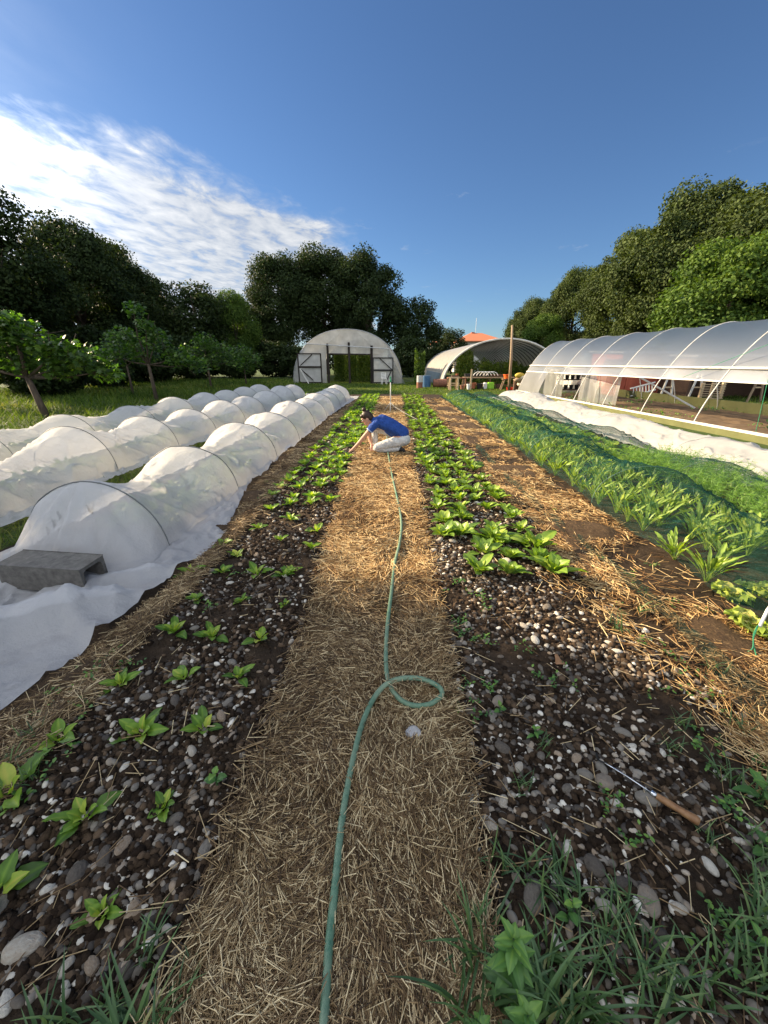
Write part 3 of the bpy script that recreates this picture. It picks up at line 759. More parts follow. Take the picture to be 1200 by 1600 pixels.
def plant(name, me, x, y, s, label, cat, group=None, z=None, rz=None, tilt=0.0):
    o = bpy.data.objects.new(name, me); col.objects.link(o)
    o.location = (x, y, float(hf(x, y))-0.004 if z is None else z); o.scale = (s, s, s*random.uniform(.9, 1.1))
    o.rotation_euler = (random.gauss(0, .08)+tilt, random.gauss(0, .08), rz if rz is not None else random.uniform(0, 6.28))
    return tag(o, label, cat, group)

seedling_me = [rosette('chard', n_, 0.135, 0.056, M['chard'], (38, 82), 100+i, curve=0.55, fold=0.30, ruffle=0.06, pet=0.28, prof='ovate', nl=10, nw=7) for i, n_ in enumerate((7, 9, 6, 10, 8, 7))]
lush_me = [rosette('chard_big', n_, 0.20, 0.080, M['chard'], (38, 85), 140+i, curve=0.5, fold=0.28, ruffle=0.065, pet=0.25, prof='ovate', nl=9, nw=7) for i, n_ in enumerate((9, 10, 11, 9))]
lettuce_me = [rosette('radicchio', n_, 0.205, 0.078, M['lettuce'], (40, 86), 180+i, curve=0.5, fold=0.28, ruffle=0.06, pet=0.14, prof='spoon', nl=9, nw=7) for i, n_ in enumerate((14, 15, 16, 13, 15))]
chic_me = [rosette('chicory', n_, 0.33, 0.034, M['chicory'], (62, 89), 220+i, curve=0.40, fold=0.30, ruffle=0.14, pet=0.40, prof='strap', nl=14, petw=0.16) for i, n_ in enumerate((22, 24, 20, 23))]
broad_me = [rosette('broad', n_, 0.26, 0.11, M['lettuce'], (35, 82), 260+i, curve=0.4, fold=0.2, ruffle=0.05, pet=0.2, prof='spoon') for i, n_ in enumerate((10, 11, 9))]
frill_me = [rosette('frilly', n_, 0.18, 0.11, M['frill'], (35, 86), 300+i, curve=0.45, fold=0.15, ruffle=0.15, pet=0.02, prof='spoon', nl=12, nw=9) for i, n_ in enumerate((16, 20))]

# seedlings one can single out
sd_named = [((28,1262),1.25,'large broad-leaved seedling at the left edge of the photo'),
 ((100,1176),.95,'seedling with a yellowing upright leaf nearest the fleece corner'),
 ((225,1160),1.05,'seedling with spread dark green leaves beside dark round stones'),
 ((323,1158),.85,'small three-leaf seedling between the big leafy one and the straw path'),
 ((140,1296),.95,'leggy seedling with two leaves lying on the stones'),
 ((262,1278),.62,'tiny yellow-tipped seedling above the white pebbles'),
 ((165,1440),.62,'small bright seedling closest to the bottom of the bed'),
 ((4,1420),1.1,'seedling cut by the lower left edge of the photo'),
 ((192,1082),.85,'seedling with one pale fresh leaf at the straw edge'),
 ((292,1073),.85,'upright pale green seedling in the second row'),
 ((375,1072),.85,'seedling with a yellow lower leaf near the path'),
 ((276,1004),1.0,'fuller seedling standing beside the straw along the fleece'),
 ((334,1008),.95,'seedling with drooping outer leaves above the stones'),
 ((310,952),.80,'seedling half way up the left row by the straw'),
 ((380,948),.60,'small rounded seedling in the middle row of stones'),
 ((446,954),.45,'smallest seedling, a pair of leaves near the path edge')]
srow = []
for (p, s, lab) in sd_named:
    x, y = ground_at(*p); srow.append((x, y)); plant('chard_seedling', random.choice(seedling_me), x, y, s*.96, 'young leafy '+lab, 'seedling')
for p in ((410,1010),(300,905),(350,860),(455,905),(350,905),(403,905),(446,908),(487,868),(372,878),(405,835),(440,855),(455,820),(497,838),(425,805)):
    x, y = ground_at(*p); plant('chard_seedling', random.choice(seedling_me), x, y, random.uniform(.7, 1.0), 'young light green chard seedling where the left bed begins to thicken', 'seedling', 'seedlings at the start of the thick left rows')
y = 3.9; i = 0
while y < 19.3:
    for r_, rx in enumerate((-1.36, -1.12, -0.90, -0.73)):
        if random.random() < 0.07: continue
        if 6.3 < y < 7.1 and rx > -0.8: continue
        x = rx+random.gauss(0, .03); yy = y+random.gauss(0, .05)
        big = min(1.05, 0.78+0.07*(y-3.9))
        far = y > 9
        plant('chard_plant', random.choice(lush_me), x, yy, big*random.uniform(.8, 1.1), ('bright green chard plant in the dense rows left of the path, %s the crouching person' % ('beyond' if far else 'before')), 'chard plant',
              'chard plants %s the crouching person' % ('beyond' if far else 'before'))
    y += 0.27+0.008*y
# right bed
rt_named = [((745,906),.95,'lone leafy plant nearest the camera at the left of the right bed end'),((793,905),.85,'leafy plant in the middle of the bed end, between two others'),
 ((862,905),1.15,'wide low leafy plant at the right corner of the bed end'),((720,845),1.0,'leafy plant second from the end on the path side'),
 ((770,855),1.15,'big glossy leafy plant behind the bed end'),((835,868),1.1,'leafy plant with a large folded leaf on the straw side')]
for p, s, lab in rt_named:
    x, y = ground_at(*p); plant('leaf_lettuce', random.choice(lettuce_me), x, y, s*1.05, lab, 'lettuce')
y = 2.72
while y < 19.3:
    for rx in (0.50, 0.72, 0.94, 1.16):
        if random.random() < 0.05 or (y < 3.1 and rx < .6): continue
        x = rx+random.gauss(0, .03); yy = y+random.gauss(0, .05)
        far = y > 9
        plant('leaf_lettuce', random.choice(lettuce_me), x, yy, random.uniform(.66, 1.0), 'upright green leaf lettuce in the close rows right of the path, %s' % ('shaded far part' if far else 'sunlit near part'), 'lettuce', 'leaf lettuces right of the path, %s' % ('far part' if far else 'near part'))
    y += 0.25+0.006*y

# chicory under the first net, broad leaves and fennel under the second
cn = [((1102,912),1.0,'tall serrated chicory plant at the near outer corner of its row'),((1052,880),1.0,'serrated chicory plant standing alone just outside the net edge')]
for p, s, lab in cn:
    x, y = ground_at(*p); plant('chicory_plant', random.choice(chic_me), x, y, s, lab, 'chicory plant')
y = 2.75
while y < 18.8:
    for rx in (2.36, 2.62, 2.88, 3.12):
        if rx < 2.4 and y < 3.3: continue
        x = rx+random.gauss(0, .03)
        plant('chicory_plant', random.choice(chic_me), x, y+random.gauss(0, .05), random.uniform(.85, 1.08)*(0.93 if y > 4 else 1), 'upright serrated chicory plant growing under the near green net', 'chicory plant', 'chicory plants under the near green net')
    y += 0.20+0.010*y
for p, s, lab in (((1160,985),1.0,'frilly yellow green lettuce beside the green rope'),((1135,935),.95,'frilly lettuce at the tip of the chicory bed'),((1192,935),1.0,'frilly lettuce cut by the right edge of the photo'),((1195,1000),.8,'reddish tinged frilly lettuce behind the white stick')):
    x, y = ground_at(*p); plant('frilly_lettuce', random.choice(frill_me), x, y, s, lab, 'lettuce')
y = 5.7
while y < 18.5:
    for rx in (3.52, 3.78, 4.04):
        plant('broadleaf_plant', random.choice(broad_me), rx+random.gauss(0, .03), y+random.gauss(0, .05), random.uniform(.85, 1.15), 'broad pale green leafy plant under the far green net', 'leafy plant', 'broad leafy plants under the far net')
    y += 0.27+0.012*y
def fennel_mesh(seed):
    r = np.random.default_rng(seed); Vs = []; Fs = []; off = 0
    def quad(a, b, w):
        nonlocal off
        d = b-a; n = np.cross(d, r.normal(0, 1, 3)); n = n/np.linalg.norm(n)*w/2
        Vs.append(np.array([a-n, a+n, b+n*.4, b-n*.4])); Fs.append(np.array([[0, 1, 2, 3]])+off); off += 4
    for i in range(9):
        a = r.random()*6.28; e = R(r.uniform(55, 85)); L = r.uniform(.2, .33)
        base = np.array([0, 0, .02]); d = np.array([math.cos(a)*math.cos(e), math.sin(a)*math.cos(e), math.sin(e)])
        p = base; seg = 6
        for k in range(seg):
            q = p+d*L/seg; quad(p, q, .005); d = d+np.array([math.cos(a), math.sin(a), -0.4])*0.05; d /= np.linalg.norm(d)
            if k > 1:
                for j in range(9):
                    v = r.normal(0, 1, 3); v[2] = abs(v[2])*.6; v /= np.linalg.norm(v); quad(q, q+v*r.uniform(.03, .08), .0028)
            p = q
    o = np_mesh('fronds', np.concatenate(Vs), np.concatenate(Fs), M['fennel'], None, np.repeat(r.random(off//4), 4))
    me = o.data; bpy.data.objects.remove(o); return me
fen_me = [fennel_mesh(400+i) for i in range(4)]
bulb = MB().lathe([(0.008, 0), (0.022, .01), (0.026, .03), (0.018, .06), (0.01, .11)], n=10).build('bulb', M['fennel_bulb'], smooth=True)
bulb_me = bulb.data; bpy.data.objects.remove(bulb)
y = 2.6
while y < 5.9:
    for rx in (3.42, 3.62, 3.84, 4.06, 4.24):
        x = rx+random.gauss(0, .03); yy = y+random.gauss(0, .04)
        e = empty('fennel_plant', (x, yy, float(hf(x, yy))), 'feathery fennel plant with pale stalk base under the far green net', 'fennel plant', 'fennel plants under the far net', random.uniform(0, 6.28))
        f_ = bpy.data.objects.new('fronds', random.choice(fen_me)); col.objects.link(f_); f_.parent = e; f_.scale = (1.15,)*3
        b_ = bpy.data.objects.new('bulb', bulb_me); col.objects.link(b_); b_.parent = e
    y += 0.17+0.01*y

# ------------------------------------------------------------------ hose
def catmull(P, n=12):
    P = [Vector(p) for p in P]; out = []
    for i in range(len(P)-1):
        p0 = P[max(i-1, 0)]; p1 = P[i]; p2 = P[i+1]; p3 = P[min(i+2, len(P)-1)]
        for k in range(n):
            t = k/n
            out.append(0.5*((2*p1)+(p2-p0)*t+(2*p0-5*p1+4*p2-p3)*t*t+(3*p1-p0-3*p2+p3)*t**3))
    out.append(P[-1]); return out
hp = []
for (px, py, dz) in ((500,1700,0),(506,1600,0),(514,1480,0),(524,1380,0),(536,1270,0),(553,1180,0),(570,1120,.004),(592,1080,.02),(618,1062,.035),(655,1060,.03),(684,1072,.012),(690,1086,.004),(672,1100,0),(645,1102,0),(622,1090,0),(607,1065,0),(603,1030,0),(605,980,0),(611,930,0),(617,880,0),(625,845,0),(627,815,0),(621,780,0),(613,745,0),(607,712,0),(604,694,0),(606,672,0),(609,652,0)):
    zz_ = 0.05
    x, y = ground_at(px, py, zz_)
    z = float(zpath(x, y))+0.033+dz
    x, y = ground_at(px, py, z); hp.append((x, y, z))
hose = MB().tube(catmull(hp, 14), 0.0118, 12).build('garden_hose', M['hoseg'], smooth=True)
tag(hose, 'green garden hose running down the straw path with one loose loop', 'hose')

cp = catmull(hp, 14); P = []
for i in range(260):
    k = int(len(cp)*random.random()**.8)-1; q = cp[k]; P.append((q.x+random.gauss(0, .02), q.y+random.gauss(0, .01), q.z+random.uniform(-.012, .012)))
P = np.array(P); n = len(P)
Wd_ = (0.0009+0.0005*rng.random(n))*(1+.12*P[:, 1])
o = scatter('hose_straw', ribbon_proto(1.0), P, rot_z(rng.random(n)*6.28) @ rot_y(rng.normal(0, .12, n)), np.stack([.04+.07*rng.random(n), Wd_, Wd_], -1), M['straw'], None, rng.random(n))
tag(o, 'single straws lying across and beside the green hose', 'straw', kind='stuff')
# ------------------------------------------------------------------ fleece tunnels
def tunnel_sheet(name, xc, w, h, ystart, yend, hoops, mat, parent, ap_l, ap_r, sag=0.3, ripple=0.020, taper=0.8, pw=0.88, ny_step=0.035, hcenter=None, near_apron=0.0, seed=0, hmod=None, mound=None, narc=60, nap=18, wr=1.0):
    """cloth pulled over hoops; lies on the soil beside them"""
    yy = np.concatenate([np.arange(ystart-near_apron, min(yend, 7), ny_step), np.arange(min(yend, 7), yend+ny_step*2, ny_step*2.2)]) if yend > 7 else np.arange(ystart-near_apron, yend, ny_step)
    hs = np.array(hoops)
    # 0 at a hoop, 1 midway
    d = np.min(np.abs(yy[:, None]-hs[None]), 1)
    idx = np.clip(np.searchsorted(hs, yy), 1, len(hs)-1); span = hs[idx]-hs[idx-1]
    ph = np.clip(d/(span/2), 0, 1)
    s = 1-(1-ph)**1.4
    H = h*(1-sag*s)*(1+0.20*vnoise(yy*0.75+seed, seed+.5))
    H = H*sstep(hs[0]-taper, hs[0]+0.02, yy)*sstep(hs[-1]+taper*1.1, hs[-1], yy)
    if hmod is not None: H = H*hmod(yy)
    Wd = w*(1+0.06*s)*np.maximum(sstep(0.02, 0.5, H/h), 0.0)**0.5
    Wd = np.maximum(Wd, w*0.35)
    a = np.linspace(0, math.pi, narc)
    def gh(x, y): return np.where((x > -3.3) & (x < 6.0) & (y < 20.7) & (y > -.6), np.maximum(hf(x, y), garden_h(x, y)), lawn_h(x, y)+0.03)
    rows = []
    lf = ap_l(yy); rf = ap_r(yy)
    arcx = -np.cos(a)
    pwv = (pw*(1-s)+(pw+0.75)*s)[:, None]
    arcz = np.maximum(np.sin(a), 0)[None]**pwv
    XL = xc-Wd[:, None]; XR = xc+Wd[:, None]
    ul = np.linspace(0, 1, nap, endpoint=False)[None]; ur = np.linspace(0, 1, nap+1)[None, 1:]
    X = np.concatenate([lf[:, None]+(XL-lf[:, None])*ul, xc+Wd[:, None]*arcx[None], XR+(rf[:, None]-XR)*ur], 1)
    Yg = np.repeat(yy[:, None], X.shape[1], 1)
    zl = np.zeros((len(yy), nap))
    Zarc = np.concatenate([zl, arcz, zl], 1)*H[:, None]
    # between the hoops the cloth hollows on its flanks
    hol = 1-0.16*s[:, None]*np.sin(np.clip((np.abs(X-xc)/Wd[:, None]), 0, 1)*math.pi)
    Zarc = Zarc*hol
    pl = sstep(hs[0]+.02, hs[0]-.15, Yg)
    th = np.arctan2(np.maximum(hs[0]-Yg, 0)+.05, X-xc)
    Zarc = Zarc*(1-pl*0.22*np.exp(-(vnoise(th*4.5+seed, 2.2+0*X)/.10)**2)+pl*.12*vnoise(th*3+seed, 5.0+0*X))
    slack = sstep(hs[0]-.1, hs[0]-.5, Yg)*(.055*np.exp(-(vnoise(X*1.9+Yg*1.1+seed, Yg*1.6-X*1.0)/.09)**2)+.022*np.exp(-(vnoise(X*5+Yg*2+seed, Yg*3.6-X*3)/.12)**2))
    slack = slack*(1-np.exp(-((X+2.34)/.42)**2-((Yg-2.22)/.22)**2))
    # tension folds fanning out from the hoop tops, crumples at the foot and on the ground
    fold = vnoise(X*3.2+Yg*1.6+seed*7, Yg*0.9-X*2.0)+0.5*vnoise(X*8+Yg*4, Yg*2.2-X*3)
    phs = (yy[:, None]-hs[idx-1][:, None])/span[:, None]
    rd = np.abs(vnoise((X-xc)*5/(0.25+np.abs(phs-0.5))+seed*3, phs*1.3+idx[:, None]*7.7))+np.abs(vnoise((X-xc+Zarc)*9+Yg*5, Yg*1.5-X*4+seed))
    ridge = np.exp(-(rd/0.07)**2)*0.022+np.exp(-(np.abs(vnoise((X-xc)*4-Yg*2.6+seed, Yg*1.2+X*2))/0.05)**2)*0.014
    foot = np.exp(-((np.abs(X-xc)-Wd[:, None])/0.16)**2)
    flat = np.clip(1-Zarc/0.10, 0, 1)
    Z = gh(X, Yg)+0.008+Zarc*(1+0.16*fold*s[:, None])+2.0*ridge*np.clip(Zarc/0.2, 0, 1)*wr*np.clip(s[:, None]*2.5, 0, 1)+(foot*(0.035+0.05*np.abs(vnoise(Yg*9+seed, X*3+seed)))*flat)
    Z = Z+flat*(ripple*1.6*(0.5+vnoise(X*7+Yg*3+seed, Yg*5))+ripple*1.2*np.exp(-(vnoise(X*8+Yg*5, Yg*6-X*3+seed)/0.06)**2)+ripple*0.8*(0.5+vnoise(X*22, Yg*18+seed)))
    Z = Z+Zarc*0.05*vnoise(X*14+Yg*7, Yg*5)*foot*2
    Z = Z+slack*np.clip(1-Zarc/.15, 0, 1)
    if mound is not None: Z = Z+mound(X, Yg)*1.0
    edge = np.zeros(X.shape[1]); edge[0] = edge[-1] = 1
    Z = Z-edge[None]*0.004
    o = np_mesh(name, np.stack([X, Yg, Z], -1).reshape(-1, 3), grid_faces(*X.shape), mat, parent, None, True)
    def hoop_pts(y, lift=0.004, n=26):
        hh = float(np.interp(y, yy, H)); ww = float(np.interp(y, yy, Wd)); out = []
        for k in range(n+1):
            q = math.pi*k/n; x = xc-ww*math.cos(q)
            out.append((x, y, float(gh(np.array(x), np.array(y)))+0.008+lift+hh*max(math.sin(q), 0.0)**pw))
        return out
    return o, hoop_pts
def fleece_tunnel(label, xc, w, h, ys_, ye_, spacing, apl, apr, seed, taper=0.75, near_apron=0.0, hmod=None, mound=None, first=None, jitter=.12, mat='fleece', sag=.29, hoopmat='hoop', hr=0.0055):
    t = empty('row_cover_tunnel', (xc, ys_, 0), label, 'row cover', 'fleece row cover tunnels')
    r = random.Random(seed); hs = [ys_]
    while hs[-1]+spacing < ye_: hs.append(hs[-1]+spacing*r.uniform(1-jitter, 1+jitter))
    o, hpf = tunnel_sheet('fleece', xc, w, h, ys_-taper-0.1, ye_+taper, hs, M[mat], None, apl, apr, seed=seed, taper=taper, near_apron=near_apron, hmod=hmod, mound=mound, sag=sag)
    o.parent = t; o.matrix_parent_inverse = Matrix.Translation((-xc, -ys_, 0))
    for y in hs:
        hp_ = MB().tube(hpf(y), hr, 6).build('hoop', M[hoopmat], smooth=True)
        hp_.parent = t; hp_.matrix_parent_inverse = Matrix.Translation((-xc, -ys_, 0))
    return t
edge_y = np.array([0.0, .8, 1.26, 2.2, 3.05, 4.5, 5.5, 7.2, 10, 14, 18.5, 22])
edge_x = np.array([-1.80, -1.80, -1.74, -1.56, -1.52, -1.80, -1.80, -1.92, -1.86, -1.74, -1.60, -1.6])
def m1(X, Y):
    """heaps of slack cloth bunched in front of the first hoop"""
    g = lambda x, y, a, b, c, h_: h_*np.exp(-(((X-x)*math.cos(c)+(Y-y)*math.sin(c))/a)**2-((-(X-x)*math.sin(c)+(Y-y)*math.cos(c))/b)**2)
    z = g(-2.00, 1.78, .13, .55, -0.85, .17)+g(-2.55, 1.45, .10, .5, -0.95, .13)+g(-1.80, 2.35, .07, .4, -1.2, .08)+g(-3.0, 1.75, .2, .4, -.5, .12)+g(-1.95, 1.4, .06, .3, -.6, .06)
    return z*sstep(2.75, 2.2, Y)
fleece_tunnel('white fleece tunnel nearest the path, long skirt held by a concrete block', -2.42, .58, .61, 2.82, 18.2, 1.62,
              lambda y: np.interp(y, [0, 2.2, 2.9, 4, 20], [-3.9, -3.5, -3.12, -3.12, -3.12]), lambda y: np.interp(y, edge_y, edge_x)+0.03*vnoise(y*3, 1.0), 3, taper=.55, near_apron=1.25, mound=m1)
fleece_tunnel('white fleece tunnel in the middle of the three', -4.55, .60, .63, -0.4, 19.6, 1.85,
              lambda y: -5.42+0.05*vnoise(y*2, 3.), lambda y: -3.80+0.07*vnoise(y*2.2, 5.), 12)
fleece_tunnel('white fleece tunnel beside the orchard grass', -6.45, .62, .58, -0.9, 20.3, 2.0,
              lambda y: -7.5+0.05*vnoise(y*2, 3.), lambda y: -5.75+0.07*vnoise(y*2.2, 5.), 23)
def hm(y): return 0.95+0.28*vnoise(y*0.6, 70.)
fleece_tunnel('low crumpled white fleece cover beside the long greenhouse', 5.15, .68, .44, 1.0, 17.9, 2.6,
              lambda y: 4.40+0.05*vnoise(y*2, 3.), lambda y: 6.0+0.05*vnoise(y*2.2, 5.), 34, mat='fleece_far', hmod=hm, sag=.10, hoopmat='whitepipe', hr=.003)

for (xc_, y0_, y1_, lab_) in ((-2.42, 3.2, 18, 'path'), (-4.55, 1.2, 19.4, 'middle'), (-6.45, 2.0, 20, 'orchard')):
    n = 2600; Yp = y0_+(y1_-y0_)*rng.random(n)**1.4; Xp = xc_+rng.uniform(-.36, .36, n)
    k = vnoise(Yp*1.4+xc_, Xp*2) > -.12; Xp, Yp = Xp[k], Yp[k]; n = len(Xp)
    o = scatter('covered_greens', leaf_grid(1, .5, 4, 3, .5, .2, 0, .1, 'ovate', 0, 1), np.stack([Xp, Yp, .04+.13*rng.random(n)*np.cos((Xp-xc_)*2)], -1), rot_z(rng.random(n)*6.28) @ rot_y(-rng.uniform(.3, 1.3, n)), .13*rng.uniform(.6, 1.3, n), M['chicory'], None, rng.random(n), True)
    tag(o, 'greens growing under the %s fleece tunnel, showing faintly through' % lab_, 'greens', kind='stuff')
# ------------------------------------------------------------------ insect nets
def net_tunnel(label, xc, w, h, ys_, ye_, spacing, apl, apr, seed, mound=None):
    t = empty('net_tunnel', (xc, ys_, 0), label, 'insect net', 'green net tunnels')
    r = random.Random(seed); hs = [ys_]
    while hs[-1]+spacing < ye_: hs.append(hs[-1]+spacing*r.uniform(.88, 1.12))
    o, hpf = tunnel_sheet('net', xc, w, h, ys_-0.9, ye_+.5, hs, M['net'], None, apl, apr, seed=seed, taper=.5, sag=.26, ripple=.01, pw=.80, ny_step=.05)
    o.parent = t; o.matrix_parent_inverse = Matrix.Translation((-xc, -ys_, 0))
    # a hem cord shows dark along the crest
    for y in hs:
        hp_ = MB().tube(hpf(y, -0.006), .003, 6).build('hoop', M['nethoop'], smooth=True)
        hp_.parent = t; hp_.matrix_parent_inverse = Matrix.Translation((-xc, -ys_, 0))
    return t
net_tunnel('near green insect net over the serrated chicory rows', 2.82, .56, .43, 2.0, 18.9, 2.1,
           lambda y: 2.20+0.06*vnoise(y*2.1, 3.)+0*y, lambda y: 3.40+0.05*vnoise(y*2, 8.), 5)
net_tunnel('far green insect net over the fennel and broad leaves', 3.92, .52, .37, 1.9, 18.6, 2.6,
           lambda y: 3.38+0.03*vnoise(y*2, 3.), lambda y: 4.52+0.05*vnoise(y*2, 8.), 6)
# folded strip of net lying on the straw near the camera
yy = np.linspace(1.0, 7.8, 240); u = np.linspace(0, 1, 12)
cxp = np.interp(yy, [1.0, 1.3, 1.8, 2.5, 3.4, 4.7, 7.6], [1.72, 1.66, 1.74, 1.69, 1.60, 1.56, 1.60])+.05*vnoise(yy*3, 2.2)
X = cxp[:, None]+(0.035+0.05*sstep(2.4, 1.2, yy)+.03*vnoise(yy*5, 7.))[:, None]*(u[None]*2-1)*1.3; Yg = np.repeat(yy[:, None], 12, 1)
Z = hf(X, Yg)+0.03+0.03*np.abs(vnoise(X*30, Yg*6))*1.5-.05*np.clip(vnoise(yy*1.3, 4.)-.12, 0, 1)[:, None]*8*.1
o = np_mesh('fallen_net', np.stack([X, Yg, Z], -1).reshape(-1, 3), grid_faces(240, 12), M['net'], None, None, True)
tag(o, 'dark green strip of net lying folded on the straw near the frilly lettuce', 'net')
m_ = MB()
a_ = ground_at(1195, 985, .02); 
g = ground_at(1155, 1025)
m_.tube([(g[0], g[1], .01), (g[0]+.05, g[1]+.06, .10), (g[0]+.16, g[1]+.12, .26)], .007, 8)
sroot = empty('net_peg', (g[0]+.035, g[1], 0), 'white hoop end tied with green rope beside the frilly lettuce', 'peg')
o = MB().tube([(0.12, .10, .12), (0.17, .14, .20), (.30, .22, .32)], .008, 8).build('rod', M['white'], sroot, smooth=True)
o = MB().tube(catmull([(0, 0, .03), (.03, .01, .05), (.06, .06, .1), (.11, .10, .13), (.06, .05, .07), (.02, -.03, .03)], 6), .003, 6).build('rope', M['greenstring'], sroot, smooth=True)

# ------------------------------------------------------------------ concrete block
bk = empty('concrete_block', (-2.34, 2.28, .075), 'hollow grey concrete block lying on the near fleece skirt', 'concrete block', None, R(-17))
def hollow_block(L, W, H, t=.028):
    mb = MB()
    x0, x1 = -L/2, L/2
    outer = [(-W/2, 0), (W/2, 0), (W/2, H), (-W/2, H)]
    r_ = .035
    inner = []
    for cx_, cz, a0 in ((W/2-t-r_, t+r_, -90), (W/2-t-r_, H-t-r_, 0), (-W/2+t+r_, H-t-r_, 90), (-W/2+t+r_, t+r_, 180)):
        for k in range(5): q = R(a0+k*22.5); inner.append((cx_+r_*math.cos(q), cz+r_*math.sin(q)))
    # rotate start so that inner[0] corresponds to bottom right
    V = []; F = []
    for x in (x0, x1):
        for p in outer: V.append((x, p[0], p[1]))
        for p in inner: V.append((x, p[0], p[1]))
    no = 4; ni = len(inner); s = no+ni
    for k in range(4): a = k; b = (k+1) % 4; F.append((a, b, b+s, a+s))
    for k in range(ni): a = no+k; b = no+(k+1) % ni; F.append((b, a, a+s, b+s))
    corner = {0: 1, 1: 2, 2: 3, 3: 0}
    for base in (0, s):
        for c_ in range(4):
            oc = corner[c_]
            for k in range(4):
                f = (base+oc, base+no+c_*5+k, base+no+c_*5+k+1); F.append(f if base else f[::-1])
            nx = corner[(c_+1) % 4]
            f = (base+oc, base+no+c_*5+4, base+no+((c_+1) % 4)*5, base+nx); F.append(f if base else f[::-1])
    mb.add(V, F); return mb
hb = hollow_block(.60, .205, .175, .024).build('shell', M['concrete'], bk, bevel=.004)
hb2 = MB().box((-.015, -.070, .030), (.015, .070, .136)).build('web', M['concrete'], bk)
bk.rotation_euler = (R(2), R(1), R(-4))

# ------------------------------------------------------------------ hand tool
ta = Vector((*ground_at(945, 1192, .085), .085)); tb = Vector((*ground_at(1020, 1240, .085), .085)); tc_ = Vector((*ground_at(1092, 1284, .07), .07))
ht = empty('hand_weeder', (tb.x, tb.y, 0), 'hand weeding hook with thin steel rod and wooden handle on the stones', 'hand tool')
MB().tube([ta-Vector((tb.x, tb.y, 0)), (ta+tb)/2-Vector((tb.x, tb.y, -.003)), Vector((0, 0, tb.z))], .0032, 8).build('rod', M['steelblade'], ht, smooth=True)
d_ = (tc_-tb)
pts = [tb+d_*k-Vector((tb.x, tb.y, 0)) for k in (0, .08, .3, .55, .8, .93, 1.0)]
MB().tube(pts, [.008, .0105, .0125, .0115, .0135, .0155, .013], 14).build('handle', M['handle'], ht, smooth=True)
MB().tube([tb-d_*.05-Vector((tb.x, tb.y, 0)), tb+d_*.07-Vector((tb.x, tb.y, 0))], .0105, 12).build('ferrule', M['steelblade'], ht, smooth=True)
hk = ta-Vector((tb.x, tb.y, 0))
MB().tube(catmull([hk, hk+Vector((-.012, .02, -.01)), hk+Vector((.005, .06, -.03)), hk+Vector((.035, .085, -.04))], 5), .003, 8).build('hook', M['blackplastic'], ht, smooth=True)

# dry leaf and crumpled polythene
x, y = ground_at(870, 1052)
V, F = leaf_grid(.10, .07, 7, 5, .9, .35, .06, .1, 'ovate', .5, 5)
o = np_mesh('dry_leaf', V, F, M['dryleaf'], None, None, True); o.location = (x-.03, y-.03, float(hf(x, y))+.035); o.rotation_euler = (.2, -.2, .7)
tag(o, 'curled dry brown leaf on the stones behind the white oval stone', 'leaf')
x, y = ground_at(645, 1158)
V, F = lumpy(3, .14, 77); V = V*np.array([.034, .028, .015])+rng.normal(0, .0025, V.shape)
o = np_mesh('plastic_scrap', V, F, M['poly'], None, None, False); o.location = (x, y, float(zpath(x, y))+.02)
tag(o, 'crumpled clear plastic scrap on the straw below the hose loop', 'scrap')

# ------------------------------------------------------------------ weeds and grass in the foreground
def blade_mesh(n, L, W, spread, seed, mat, name, droop=1.0, nl=7):
    r = np.random.default_rng(seed); Vs = []; Fs = []; Rn = []; off = 0
    for i in range(n):
        l = L*r.uniform(.45, 1.1); V, F = leaf_grid(l, W*r.uniform(.7, 1.2), nl, 3, r.uniform(.25, .75)*droop, .35, 0, 0.0, 'lance', r.normal(0, .5), seed*7+i, petw=.5)
        e = R(r.uniform(45, 88)); a = r.random()*6.28; ce, se = math.cos(e), math.sin(e)
        Ry = np.array([[ce, 0, -se], [0, 1, 0], [se, 0, ce]]); Rz = np.array([[math.cos(a), -math.sin(a), 0], [math.sin(a), math.cos(a), 0], [0, 0, 1]])
        q = spread*math.sqrt(r.random()); b = r.random()*6.28
        V = V @ (Rz @ Ry).T + np.array([q*math.cos(b), q*math.sin(b), 0]); Vs.append(V); Fs.append(F+off); off += len(V); Rn.append(np.full(len(V), r.random()**1.3))
    o = np_mesh(name, np.concatenate(Vs), np.concatenate(Fs), mat, None, np.concatenate(Rn), True)
    me = o.data; bpy.data.objects.remove(o); return me
tuft_me = [blade_mesh(34, .26, .010, .05, 500, M['weedgrass'], 'tuft_long'), blade_mesh(24, .17, .007, .05, 501, M['weedgrass'], 'tuft_mid'), blade_mesh(16, .10, .005, .03, 502, M['weedgrass'], 'tuft_short', 1.3)]
def tuft(p, k, s, label, group=None):
    x, y = ground_at(*p); return plant('grass_tuft', tuft_me[k], x, y, s, label, 'grass tuft', group)
tuft((745,1600), 0, 1.0, 'tall upright blue green grass blades left of the leafy weed')
tuft((745,1490), 0, .8, 'long grass blades leaning over the straw path edge')
tuft((900,1610), 0, .8, 'thick grass tuft at the bottom right of the leafy weed')
tuft((850,1520), 0, .65, 'arching grass tuft just behind the leafy weed')
tuft((940,1540), 1, .8, 'dense mid green grass tuft right of the leafy weed')
tuft((220,1640), 0, .95, 'grass tuft at the bottom edge beneath the small bright seedling')
tuft((100,1640), 1, 1.0, 'short grass tuft in the bottom left corner of the photo')
tuft((830,1395), 1, .9, 'fine grass tuft around the large dark round stone')
tuft((900,1430), 1, .95, 'spreading grass tuft between the dark round stone and the brown speckled one')
